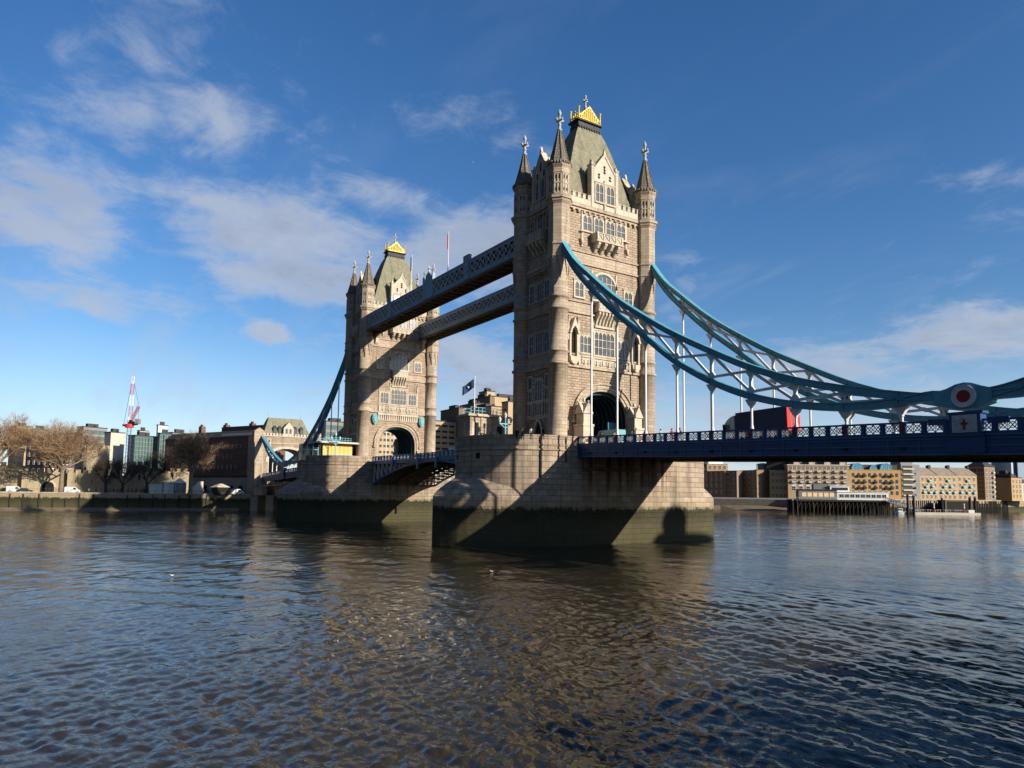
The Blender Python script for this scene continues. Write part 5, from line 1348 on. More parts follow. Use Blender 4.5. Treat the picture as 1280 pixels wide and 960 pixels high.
# blue windowed block with arched blue glass dormers
r_, W, H = front('apartment_block', 'bright orange brick block with blue windows and arched blue glass roof dormers', 'apartment block', 1062, 383, 1126, 382, 588, M_ORBRICK, 16, 6, RB)
grid(r_, WN_BLUE, W, [H*.22, H*.42, H*.62, H*.84], 9, m0=.6); cornice(r_, W, H, 16, M_ORBRICK, .35, .15)
bm2 = balcony_mesh(1.7, 1.0, M_STEEL, M_STEEL)
for i in (1, 2, 4, 6, 7):
    for z in (.36, .56, .78): put(r_, bm2, 'balcony', (.6+(W-1.2)*(i+.5)/9, 0, H*z))
for u0, wd in ((.06,6.2),(.42,3.6),(.62,6.2)):
    b = MB(); x = W*u0; n = 10
    P_ = [(x+wd/2-wd/2*math.cos(PI*i/n), H+.35+(wd*.42+1.0)*math.sin(PI*i/n)) for i in range(n+1)]
    b.prism(P_, lambda u, z: (u,.8,z), lambda u, z: (u,9,z)); o = b.build('glass_dormer', M_BLUEGLASS, r_)
    b = MB()
    for p, q in zip(P_, P_[1:]): b.bar((p[0],.75,p[1]),(q[0],.75,q[1]),.2,.2)
    for i in (2, 4, 5, 6, 8): b.bar((P_[i][0],.74,H+.4),(P_[i][0],.74,P_[i][1]),.12,.12)
    b.build('dormer_frame', M_CYAN, o)
b = MB(); b.box(.2, W-.2, 3, 14, H+.35, H+3.2); b.build('roof_storey', M_DARKROOF, r_)
# modern white banded block
r_, W, H = front('apartment_block', 'modern grey block with white balcony bands', 'apartment block', 1127, 386, 1150, 388, 580.5, M_GREYCONC, 14, 6, RB)
for k in range(6):
    b = MB(); z = H*(.10+.15*k); b.box(.3, W*.62, -1.2, 0, z, z+.7); b.build('balcony', M_CONC, r_); b = MB(); b.box(.4, W*.6, -.03, .1, z+.9, z+2.2); b.build('window', M_WGLASS, r_)
b = MB(); b.box(.5, W*.7, 1, 9, H, H+2.0); b.box(-.2, W*.8, -.5, 10, H+2.0, H+2.3); b.build('roof_storey', M_GREYCONC, r_)
for k in range(4):
    b = MB(); b.box(W*.68, W*.72, -.9, 0, H*.1+k*.2*H, H*.1+k*.2*H+1.1); b.build('side_balcony', M_STEEL, r_)
# gabled terrace with cyan balconies
for i, (p0, p1, lab) in enumerate(((1150,1172,'left'),(1172,1196,'middle'),(1196,1221,'right'))):
    lab2 = {'left':'gabled tan brick terrace house with cyan balconies, beside the white banded block', 'middle':'gabled tan brick terrace house with cyan balconies, between two like it', 'right':'gabled tan brick terrace house with cyan balconies, beside the dark pyramid roofed tower'}[lab]
    r_, W, H = front('terrace_house', lab2, 'terrace house', p0, 388+i*5, p1, 393+i*5, 594, M_TANBRICK, 12, 6, 'gabled riverside terrace')
    b = MB(); b.prism([(-.3,H),(12.3,H),(6,H+4.4)], lambda u, z: (-.1,u,z), lambda u, z: (W+.1,u,z)); b.build('roof', mat('grey_brown_slate', (0.26,0.22,0.17), .8, var=.2) if i == 0 else bpy.data.materials['grey_brown_slate'], r_)
    for x in (.3, W-.6): b = MB(); b.box(x, x+.7, 4.8, 6.6, H+2.5, H+5.6); b.build('chimney', M_DARKROOF, r_)
    grid(r_, WN_ARCH, W, [H*.13, H*.36, H*.6, H*.84], 4, m0=.4)
    bm3 = balcony_mesh(1.9, 1.1, M_STEEL, M_CYAN)
    for u, z in ((.18,.27),(.5,.27),(.82,.27),(.3,.5),(.66,.5),(.5,.74)): put(r_, bm3, 'balcony', (W*u, 0, H*z))
r_, W, L, H = block('apartment_tower', 'tall dark brick riverside tower with pyramid roof and sunlit end bay', 'apartment tower', 1208, 1231, 1244, 583, 408, M_BROWNBRICK, 6, parapet=False, wr=(WN_DARK, 3, 7, .08, .95), wl=(WN_PLAIN, 5, 7, .08, .95))
b = MB(); b.loft([[(-W-.5,-.5,H),(.5,-.5,H),(.5,L+.5,H),(-W-.5,L+.5,H)], [(-W*.55,L*.45,H+4.4),(-W*.45,L*.45,H+4.4),(-W*.45,L*.55,H+4.4),(-W*.55,L*.55,H+4.4)]]); b.box(-W*.55, -W*.45, L*.3, L*.45, H+3, H+6); b.build('roof', M_DARKROOF, r_)
for k in range(6): put(r_, balcony_mesh(1.7, 1.0, M_STEEL, M_CYAN) if k == 0 else bpy.data.meshes['balcony.004'] if 'balcony.004' in bpy.data.meshes else bm3, 'balcony', (0, L*.75, H*(.1+.14*k)), PI/2)
block('glass_office', 'dark glazed riverside block with flat black roof', 'office', 1240, 1264, 1268, 593, 420, M_WGLASS, 6, wl=(win_mesh(2.2, 3.0, M_STEEL, M_WGLASS, (1,1)), 7, 4, .05, .95))
block('apartment_block', 'small yellow brick end block beyond the dark glazed block', 'apartment block', 1262, 1264, 1277, 597, 418, M_YELLBRICK, 6, group=RB, wr=(WN_DARK, 3, 4, .1, .95), deep=8)
block('apartment_block', 'pale grey block beyond the small yellow brick block, cut by the frame', 'apartment block', 1274, 1276, 1300, 604, 425, M_CONC, 6, group=RB, wr=(WN_WHITE, 4, 4, .1, .95), deep=8)
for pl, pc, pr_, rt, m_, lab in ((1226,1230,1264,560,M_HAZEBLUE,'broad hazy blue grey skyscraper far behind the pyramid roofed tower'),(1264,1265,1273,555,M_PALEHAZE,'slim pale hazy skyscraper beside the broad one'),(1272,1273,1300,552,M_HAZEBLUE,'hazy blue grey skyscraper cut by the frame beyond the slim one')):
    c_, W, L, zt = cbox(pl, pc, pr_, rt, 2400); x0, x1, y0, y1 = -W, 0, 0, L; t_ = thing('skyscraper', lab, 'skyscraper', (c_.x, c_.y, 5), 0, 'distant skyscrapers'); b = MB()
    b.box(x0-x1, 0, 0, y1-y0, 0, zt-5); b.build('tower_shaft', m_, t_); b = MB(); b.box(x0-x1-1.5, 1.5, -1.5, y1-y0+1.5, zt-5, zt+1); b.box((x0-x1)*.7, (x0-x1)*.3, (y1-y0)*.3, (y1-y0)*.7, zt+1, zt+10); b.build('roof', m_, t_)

# ------------------------------------------------------------------ jetty, pavilions, pontoon, piles
def plan(px, D): q = at(px, 600, D); return q.x, q.y
def on_line(root_loc, rz, W): pass
r_, W, H = front('dark_pavilion', 'dark riverside pavilion with warm lit windows on the timber jetty', 'pavilion', 998, 356, 1046, 352, 612.5, M_GREYCONC, 9, 5.6)
b = MB(); b.box(-.4, W+.4, -.4, 9.4, H+.002, H+.35); b.build('roof', M_DARKROOF, r_)
M_WARM = mat('lit_pavilion_window', (0.5,0.36,0.2), .4, emit=(1.0,0.72,0.42,.35))
for i in range(6): b = MB(); u = 1.2+i*(W-2.4)/6; b.box(u+.3, u+2.3, -.05, .1, H*.30, H*.72); b.build('window', M_WARM, r_)
b = MB(); b.box(W*.42, W, 3, 8, H+.35, H+3.1); b.build('upper_storey', M_GREYCONC, r_)
r_, W, H = front('white_pavilion', 'white glazed pavilion on the black jetty below the orange block', 'pavilion', 1046, 352, 1110, 350, 615.5, M_WHITE, 9, 5.6)
b = MB(); b.box(-.4, W+.4, -.4, 9.4, H+.002, H+.3); b.build('roof', M_WHITE, r_)
wm = win_mesh(1.9, 1.6, M_WHITE, M_WGLASS, (1,0)); grid(r_, wm, W, [H*.52], 9, m0=.8)
b = MB(); b.box(-W*.1, W*.28, 2.5, 8.5, H+.3, H+2.9); b.box(-W*.12, W*.3, 2.2, 8.8, H+2.9, H+3.15); u_ = b.build('upper_storey', M_WHITE, r_)
b = MB(); b.box(-W*.07, W*.25, 2.44, 2.6, H+.9, H+2.3); b.build('upper_glazing', M_WGLASS, u_)
a, c = at(994, 600, 350), at(1124, 600, 345); d = Vector((c.x-a.x, c.y-a.y, 0)); L = d.length
jt = thing('timber_jetty', 'black timber jetty on many piles carrying both pavilions', 'jetty', (a.x, a.y, 0), math.atan2(d.y, d.x))
b = MB(); b.box(0, L, 0, 16, 5.1, 5.55); b.box(0, L, -.3, 0, 4.7, 5.6); b.build('deck', M_PILE, jt)
for i in range(26):
    b = MB(); x = L*(i+.5)/26
    for y in (.4, 6, 12): b.tube((x+rnd.uniform(-.3,.3),y,-5),(x,y,5.1),.22,n=6)
    b.bar((x,.4,1.0),(x+L/26,.4,4.6),.18,.18); b.bar((x,.4,4.4),(x,12,4.4),.2,.3); b.build('pile_bent', M_PILE if i % 4 else M_TIMBER, jt)
b = MB(); b.box(0, L, 12, 15.5, -4, 5.0); b.build('back_boarding', M_PILE, jt)
b = MB()
for i in range(40): x = L*(i+.5)/40; b.bar((x,-.15,5.6),(x,-.15,6.6),.07,.07)
b.box(0, L, -.19, -.11, 6.55, 6.62); b.build('railing', M_OFFWHITE, jt)
# gangway and pontoon
a, c = at(1104, 600, 346), at(1146, 600, 334); d = Vector((c.x-a.x, c.y-a.y, 0)); L = d.length
g_ = thing('gangway', 'white lattice gangway sloping from the jetty down to the pontoon', 'gangway', (a.x, a.y, 5.4), math.atan2(d.y, d.x)); b = MB()
for y in (0, 2.2):
    b.bar((0,y,0),(L,y,-4.6),.2,.25); b.bar((0,y,1.7),(L,y,-2.9),.2,.2)
    for i in range(12): x0, x1 = L*i/12, L*(i+1)/12; b.bar((x0,y,-4.6*i/12),(x0,y,-4.6*i/12+1.7),.12,.12); b.bar((x0,y,-4.6*i/12),(x1,y,-4.6*(i+1)/12+1.7),.12,.12)
b.build('truss', M_WHITE, g_); b = MB(); b.hexa([(0,0,.05),(L,0,-4.55),(L,2.2,-4.55),(0,2.2,.05)], [(0,0,.15),(L,0,-4.45),(L,2.2,-4.45),(0,2.2,.15)]); b.build('walking_deck', M_GREYCONC, g_)
a, c = at(1142, 600, 333), at(1224, 600, 335); d = Vector((c.x-a.x, c.y-a.y, 0)); L = d.length
pn = thing('pontoon', 'long pale floating pontoon with rail at the water', 'pontoon', (a.x, a.y, 0), math.atan2(d.y, d.x)); b = MB(); b.box(0, L, 0, 4.5, -1.2, .35); b.box(-.1, L+.1, -.1, 4.6, .1, .3); b.build('hull', M_CONC, pn)
b = MB()
for i in range(26): x = L*(i+.5)/26; b.bar((x,4.3,.35),(x,4.3,1.5),.08,.08)
b.box(0, L, 4.26, 4.34, 1.45, 1.55); b.box(L*.84, L*.93, 1, 3.6, .35, 1.7); b.build('railing', M_OFFWHITE, pn)
q = at(1124, 600, 338); bt = thing('workboat', 'small white workboat moored under the gangway', 'boat', (q.x, q.y, WL), pn.rotation_euler[2])
b = MB(); b.loft([[(x,-w_,h_),(x,w_,h_),(x,w_*.6,-.5),(x,-w_*.6,-.5)] for x, w_, h_ in ((-3.2,1.1,1.0),(0,1.25,1.0),(2.0,1.0,1.15),(3.4,.1,1.4))]); b.build('hull', M_OFFWHITE, bt)
b = MB(); b.box(-2.2, .6, -.9, .9, 1.0, 2.5); b.box(-2.4, .8, -1.0, 1.0, 2.5, 2.65); b.build('wheelhouse', M_OFFWHITE, bt)
b = MB(); b.box(-2.0, .4, -.94, -.9, 1.6, 2.3); b.build('wheelhouse_window', M_WGLASS, bt)
for px, D, lab in ((1166,334,'white topped red marker post beside the single black pile on the pontoon'),(1203.5,334,'white topped red marker post before the dark dock opening')):
    q = at(px, 600, D+2); m_ = thing('marker_post', lab, 'marker post', (q.x, q.y, .35)); b = MB(); b.tube((0,0,0),(0,0,2.0),.35,.3,8); b.build('red_base', M_RED, m_); b = MB(); b.tube((0,0,2.0),(0,0,3.6),.3,.25,8); b.ico((0,0,3.9),.42); b.build('white_top', M_WHITE, m_)
for px, D, zt, rr, lab in ((1133.5,333,8.3,.55,'thick black mooring pile at the foot of the gangway'),(1141,333,8.0,.55,'thick black mooring pile standing on the pontoon side of the gangway foot'),(1176.5,336,6.8,.5,'single black pile behind the pontoon, next to the dark dock opening'),
                           (1211,338,7.4,.6,'black portal pile on the dock opening side at the pontoon end'),(1217.5,338,7.4,.6,'black portal pile on the pale piled wall side at the pontoon end'),(990,345,5.2,.45,'pale topped pile at the beach end of the jetty')):
    q = at(px, 600, D); t_ = thing('mooring_pile', lab, 'mooring pile', (q.x, q.y, -3), 0, 'mooring piles'); b = MB(); b.tube((0,0,-2),(0,0,zt+3),rr,rr*.95,10); b.build('shaft', M_PILE, t_); b = MB(); b.tube((0,0,zt+3),(0,0,zt+3.25),rr*1.15,rr*.9,10); b.build('cap', M_OFFWHITE if px < 1000 else M_STEEL, t_)
a, c = at(1180, 600, 366), at(1212, 600, 372); d = Vector((c.x-a.x, c.y-a.y, 0)); L = d.length
dm = thing('dock_mouth', 'dark boarded dock opening in the river wall behind the pontoon', 'dock', (a.x, a.y, 0), math.atan2(d.y, d.x)); b = MB(); b.box(0, L, 0, 4, -4, 5.4); b.build('boarding', M_VOID, dm); b = MB(); b.box(-.5, L+.5, -.5, 4, 5.4, 6.2); b.box(-.6, .4, -.6, 1, -4, 5.4); b.box(L-.4, L+.6, -.6, 1, -4, 5.4); b.build('frame', M_TIMBER, dm)

# ------------------------------------------------------------------ bare trees
M_BARK = mat('plane_bark', (0.20,0.165,0.115), 0.9, var=0.35, vscale=2.5)
M_TWIG = mat('winter_twigs', (0.29,0.19,0.11), 0.9, var=0.3, vscale=0.8)
M_TWIGD = mat('shaded_winter_twigs', (0.060,0.045,0.034), 0.9, var=0.3, vscale=0.8)  # darker copy of the twigs, the far tower's shade put into the colour
M_BARKD = mat('shaded_bark', (0.045,0.037,0.03), 0.9, var=0.3, vscale=2.5)  # bark copy with the same shade painted in
def bare_tree(label, px, D, z0, pw, rt, seed, lean=0.0, trunk_h=.22, pollard=False, dark=False, twigs=1.0):
    rg = random.Random(seed); g = at(px, 600, D); H = at(px, rt, D).z-z0; SW = pw/2/CAM['f']*D
    root = thing('plane_tree', label, 'tree', (g.x, g.y, z0), 0, 'bare plane trees'); tr, cr = MB(), MB()
    cc = Vector((0, 0, H*.64)); rad = Vector((SW, SW, H*.37))
    def inside(p): q = p-cc; return (q.x/rad.x)**2+(q.y/rad.y)**2+(q.z/rad.z)**2
    def limb(p, d, L, r, lv):
        n = 3; q = p
        for k in range(n):
            d2 = (d+Vector((rg.gauss(0,.14), rg.gauss(0,.14), rg.gauss(.05,.10)))).normalized(); e = q+d2*L/n
            (tr if lv < 3 else cr).tube(q, e, r*(1-.25*k/n), r*(1-.25*(k+1)/n), 7 if lv < 2 else (5 if lv < 3 else 3), cap=False)
            q, d = e, d2
            if lv >= 1 and lv < 5 and rg.random() < .8: kid(q, d, L*.6, r*.55, lv+1)
        if lv < 5:
            for _ in range(3 if lv < 2 else 1+(rg.random() < .75*twigs)): kid(q, d, L*.76, r*.60, lv+1)
        elif inside(q) < 1.15:
            for _ in range(max(1, int(4*twigs))):
                t_ = (d+Vector((rg.gauss(0,.55), rg.gauss(0,.55), rg.gauss(.1,.45)))).normalized(); cr.tube(q-d*L*.3*rg.random(), q+t_*rg.uniform(.9,1.9), .022, .010, 3, cap=False)
    def kid(p, d, L, r, lv):
        a = Vector((rg.gauss(0,1), rg.gauss(0,1), rg.gauss(0,.6))).normalized(); d2 = (d*.75+a*rg.uniform(.45,.85)).normalized()
        if inside(p+d2*L) > 1.12:
            d2 = (d2+(cc-p).normalized()*.8).normalized(); L *= .6
        limb(p, d2, L, max(r, .022), lv)
    base = Vector((0,0,-.3)); th = H*trunk_h; tp = Vector((lean*th, 0, th)); r0 = H*.024+.10
    tr.smooth = True
    tr.tube(base, base+Vector((0,0,.9)), r0*1.5, r0*1.1, 12, False); tr.tube(base+Vector((0,0,.9)), tp, r0*1.1, r0*.85, 12, False)
    nb = 5 if not pollard else 4
    for i in range(nb):
        a = 2*PI*(i+rg.random()*.5)/nb; up = rg.uniform(1.1,2.4) if i else 3.2
        limb(tp-Vector((0,0,th*.12*rg.random())), Vector((math.cos(a),math.sin(a),up)).normalized(), H*.25, r0*.46, 1)
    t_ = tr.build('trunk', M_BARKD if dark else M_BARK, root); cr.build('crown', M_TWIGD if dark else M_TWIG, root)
    return root
bare_tree('large bare plane tree cut by the frame beside the tall pale wall', -8, 236, 5.0, 96, 514, 3, trunk_h=.31)
bare_tree('broad bare plane tree before the castle gate, sunlit trunk', 77, 243, 5.0, 82, 524, 11, trunk_h=.31)
bare_tree('bare plane tree whose domed top shows behind the broad one', 70, 276, 5.0, 52, 522, 15)
bare_tree('small dark bare tree with a shadowed forked trunk, beside the yellow castle tower', 133, 247, 5.0, 36, 562, 21, dark=True, pollard=True, twigs=.45)
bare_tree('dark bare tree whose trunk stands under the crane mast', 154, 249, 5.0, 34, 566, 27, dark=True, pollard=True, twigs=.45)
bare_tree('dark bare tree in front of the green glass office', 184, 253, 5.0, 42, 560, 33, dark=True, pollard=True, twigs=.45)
bare_tree('sunlit bare plane tree on the quay before the brick hotel', 239, 251, 5.0, 84, 540, 42, trunk_h=.31)
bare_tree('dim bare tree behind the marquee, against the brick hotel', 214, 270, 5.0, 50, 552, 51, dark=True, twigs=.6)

# ------------------------------------------------------------------ tower crane
c = at(157.5, 600, 330); zc = lambda py: at(157.5, py, 330).z
M_CRED = mat('crane_red_paint', (0.42,0.035,0.06), 0.5); M_CMAST = mat('crane_dark_mast', (0.035,0.06,0.13), 0.6)
cr_ = thing('tower_crane', 'red and white luffing tower crane rising behind the castle', 'crane', (c.x, c.y, 5)); k = 330/CAM['f']
def lattice_mast(b, p, q, w, n, leg=.16, br=.10):
    p, q = Vector(p), Vector(q); d = (q-p).normalized(); sx = d.cross(Vector((0,0,1))); sx = Vector((0,1,0)) if sx.length < .1 else sx.normalized(); sy = sx.cross(d)
    cs = [sx*a*w/2+sy*b_*w/2 for a, b_ in ((-1,-1),(1,-1),(1,1),(-1,1))]
    for o in cs: b.bar(p+o, q+o, leg, leg)
    for i in range(n):
        a, e = p.lerp(q, i/n), p.lerp(q, (i+1)/n)
        for j in range(4): b.bar(a+cs[j], e+cs[(j+1)%4], br, br); b.bar(a+cs[j], a+cs[(j+1)%4], br, br)
h0 = zc(534)-5
b = MB(); lattice_mast(b, (0,0,0), (0,0,h0), 1.6, 18, .16, .07); b.build('mast', M_CMAST, cr_)
b = MB(); b.lathe(0, 0, [(1.9,h0),(1.9,h0+1.6),(1.5,h0+1.7)], 12); b.build('slewing_ring', M_ORED, cr_)
rx = Vector((RT.x, RT.y, 0)).normalized()
def cp(dx, py): return rx*(dx*k)+Vector((0,0,zc(py)-5))
b = MB(); b.bar(cp(-1,529.5), cp(9.5,528), 1.8, 1.6); b.bar(cp(-1,528), cp(3,526.5), 1.6, 1.8); b.build('machinery_deck', M_BLACK, cr_)
b = MB(); b.bar(cp(8,526), cp(12.5,526), 2.4, 2.2); b.build('counterweight', M_GREYCONC, cr_)
b = MB(); lattice_mast(b, cp(1.6,527), cp(10.5,506.5), .9, 7, .15, .07); b.build('a_frame', M_CRED, cr_)
segs = [(527,520,M_WHITE),(520,506,M_CRED),(506,492,M_WHITE),(492,478,M_CRED),(478,468.5,M_WHITE)]
for a_, e_, m_ in segs:
    b = MB(); w0 = 1.35 if a_ > 480 else .9; lattice_mast(b, cp(.4+(527-a_)*.012,a_), cp(.4+(527-e_)*.012,e_), w0, max(2, int((a_-e_)/4)),  .15, .07)
    b.build('jib_section', m_, cr_)
b = MB(); b.tube(cp(.9,468), cp(-7.2,530), .07, n=4); b.tube(cp(10.5,506), cp(1.2,470), .06, n=4); b.tube(cp(10.8,507), cp(11,524), .06, n=4); b.build('hoist_rope', M_STEEL, cr_)
b = MB(); b.bar(cp(-8.4,531), cp(-6,531), .9, .8); b.bar(cp(-7.2,530), cp(-7.2,531), .3, .3); b.build('hook_block', M_STEEL, cr_)

# ------------------------------------------------------------------ pier furniture
def lamp_post(label, loc, h=4.2, rz=0.0):
    r_ = thing('lamp_post', label, 'lamp post', loc, rz, 'pale cyan lamp posts'); b = MB()
    b.lathe(0, 0, [(.28,0),(.28,.4),(.16,.5),(.13,h*.55),(.18,h*.57),(.11,h*.62),(.09,h)], 10); b.bar((-1.1,0,h*.80),(1.1,0,h*.80),.13,.16)
    for sx in (-1, 1): b.bar((sx*1.0,0,h*.80),(sx*.1,0,h*.66),.08,.10)
    b.build('column', M_CYAN, r_)
    for x, z in ((-1.05,h*.84),(1.05,h*.84),(0,h)):
        b = MB(); b.lathe(x, 0, [(.12,z),(.26,z+.5),(.30,z+.55),(.10,z+.85),(.03,z+1.0)], 8); b.build('lantern', M_OFFWHITE, r_)
    return r_
def cabin(label, loc, rz, W, L, H, wall, yellow=False):
    """control cabin: local +x is the long lit front"""
    r_ = thing('control_cabin', label, 'cabin', loc, rz, 'pier control cabins')
    b = MB(); b.box(-W, 0, -L/2, L/2, 0, H); b.box(-W-.08, .08, -L/2-.08, L/2+.08, 0, .5)
    if not yellow:
        for y in (-L/2+.2, -L*.18, L*.14, L/2-.2): b.box(-.02, .14, y-.2, y+.2, .5, H)
    b.build('wall', wall, r_)
    b = MB(); o = 1.6 if yellow else .5
    b.box(-W-o, o, -L/2-o, L/2+o, H+.003, H+.28); b.box(-W-o+.3, o-.3, -L/2-o+.3, L/2+o-.3, H+.28, H+.45); b.build('flat_roof', M_CONC if yellow else M_DRESS, r_)
    b = MB()
    n = 9
    for i in range(n+1):
        y = -L/2+.3+(L-.6)*i/n; b.bar((-.2,y,H+.45),(-.2,y,H+1.5),.06,.06); b.bar((-W+.2,y,H+.45),(-W+.2,y,H+1.5),.06,.06)
    for x in (-.2, -W+.2):
        for z in (.95, 1.5): b.bar((x,-L/2+.3,H+z),(x,L/2-.3,H+z),.05,.06)
    for y in (-L/2+.3, L/2-.3):
        for z in (.95, 1.5): b.bar((-.2,y,H+z),(-W+.2,y,H+z),.05,.06)
    b.build('roof_rail', M_CYAN, r_)
    if yellow:
        for i in range(7):
            b = MB(); y = -L/2+L*(i+.5)/7; b.box(.0, .03, y-L/14+.06, y+L/14-.06, .55, H-.15); b.build('panel', M_YELLOW, r_)
        b = MB(); b.box(-W*.95, -W*.1, -L/2-.05, -L/2+.05, .6, H-.3); b.build('glazing', M_WGLASS, r_)
        b = MB(); b.box(.04, .12, -L/2, L/2, .35, .55); b.box(.04, .12, -L/2, L/2, 1.5, 1.62); b.build('blue_rail', M_CYAN, r_)
    else:
        for y in (-L*.34,):
            b = MB(); b.box(.0, .12, y-.75, y+.75, 1.1, H-.9); b.build('window', M_DRESS, r_); b = MB(); b.box(.06, .13, y-.22, y+.5, 1.2, H-1.0); b.build('pane', M_WGLASS, r_)
        b = MB(); b.box(.0, .05, L*.24, L*.38, 0, H-1.4); b.build('door', M_BLACK, r_)
        b = MB(); b.box(-W*.6, -W*.3, -L/2-.05, -L/2+.05, 1.1, H-.9); b.build('side_window', M_WGLASS, r_)
    return r_
cabin('small stone cabin with flat railed roof on the near pier', (-5.8,-15.4,14.2), 0, 3.0, 7.0, 5.0, M_ASH)
q0, q1 = on(403, 571, 'x', -78.0), on(440, 571, 'x', -78.0)
cabin('cream yellow cabin under a wide flat roof on the far pier', (-78.0,(q0.y+q1.y)/2,14.2), 0, 5.5, abs(q1.y-q0.y), 4.3, M_GREYCONC, True)
b = MB(); b.box(-2.5, 0, -2.0, 2.0, 0, 4.0); r_ = thing('glazed_kiosk', 'dark glazed kiosk joined to the cream yellow cabin', 'kiosk', (-79.0, q0.y-2.8, 14.2)); b.build('glass_box', M_WGLASS, r_)
b = MB()
for y in (-2, -.7, .7, 2): b.box(-.02, .06, y-.07, y+.07, 0, 4.0)
b.box(-.03, .08, -2, 2, 1.0, 1.15); b.box(-.03, .08, -2, 2, 2.6, 2.75); b.build('frame', M_CYAN, r_)
lamp_post('pale cyan lamp post on the near pier between cabin and tower', (*[on(631.5, 545, 'y', -14.5)[i] for i in (0,1)], 14.2), 4.6, PI/2)
lamp_post('pale cyan lamp post on the near pier, right beside the stone cabin', (-8.4,-17.5,14.2), 4.4, PI/2)
lamp_post('pale cyan lamp post standing before the cream yellow cabin', (-75.6,on(419,571,'x',-75.6).y,14.2), 6.0, PI/2)
def flagpole(label, loc, h, flag=None, hang=False, name='flagpole'):
    r_ = thing(name, label, 'flagpole', loc, 0, 'flagpoles'); b = MB(); b.tube((0,0,0),(0,0,h),.10,.06,8); b.ico((0,0,h+.08),.13); b.build('pole', M_WHITE, r_)
    if flag:
        m_, L, Hh = flag; b = MB(); nx, nz = 8, 4; vs = []
        dr = Vector((-RT.x, -RT.y, 0)).normalized() if not hang else Vector((RT.x, RT.y, 0)).normalized()*-.25
        sd = Vector((-dr.y, dr.x, 0))
        for i in range(nx+1):
            for j in range(nz+1):
                u, v = i/nx, j/nz; p = dr*(.1+u*L)+sd*(.18*math.sin(u*7+v))+Vector((0,0,h-.2-v*Hh-u*L*(.75 if not hang else .2))); vs.append(p)
        b.add(vs, [(i*(nz+1)+j, (i+1)*(nz+1)+j, (i+1)*(nz+1)+j+1, i*(nz+1)+j+1) for i in range(nx) for j in range(nz)]); n0 = len(b.v)
        b.add([v+sd*.03 for v in vs], [(i*(nz+1)+j, i*(nz+1)+j+1, (i+1)*(nz+1)+j+1, (i+1)*(nz+1)+j) for i in range(nx) for j in range(nz)])
        f_ = b.build('flag', m_, r_)
        if not hang:
            b = MB(); p = dr*(.1+.5*L)+Vector((0,0,h-.2-.5*Hh-.38*L)); b.ico(p+sd*.0, .17, (1,1,1.2), 8, 5); b.build('emblem', M_OFFWHITE, f_)
    return r_
M_FLAGB = mat('dark_blue_flag', (0.02,0.045,0.11), .8); M_FLAGR = mat('red_and_white_flag', (0.42,0.10,0.12), .8, var=.5, vscale=3)
flagpole('white pole with a dark blue flag on the stone cabin roof', (-7.2,-17.3,19.6), 6.2, (M_FLAGB, 1.9, 1.5))
flagpole('tall white flagpole with a limp red flag on the upper walkway near mid span', (-33.2,-9.2,51.5), 8.6, (M_FLAGR, 1.2, 3.2), True)
flagpole('shorter flagpole with a limp flag on the upper walkway near the far tower', (-50.9,-9.2,51.5), 8.6, (M_FLAGB, 1.2, 3.2), True)

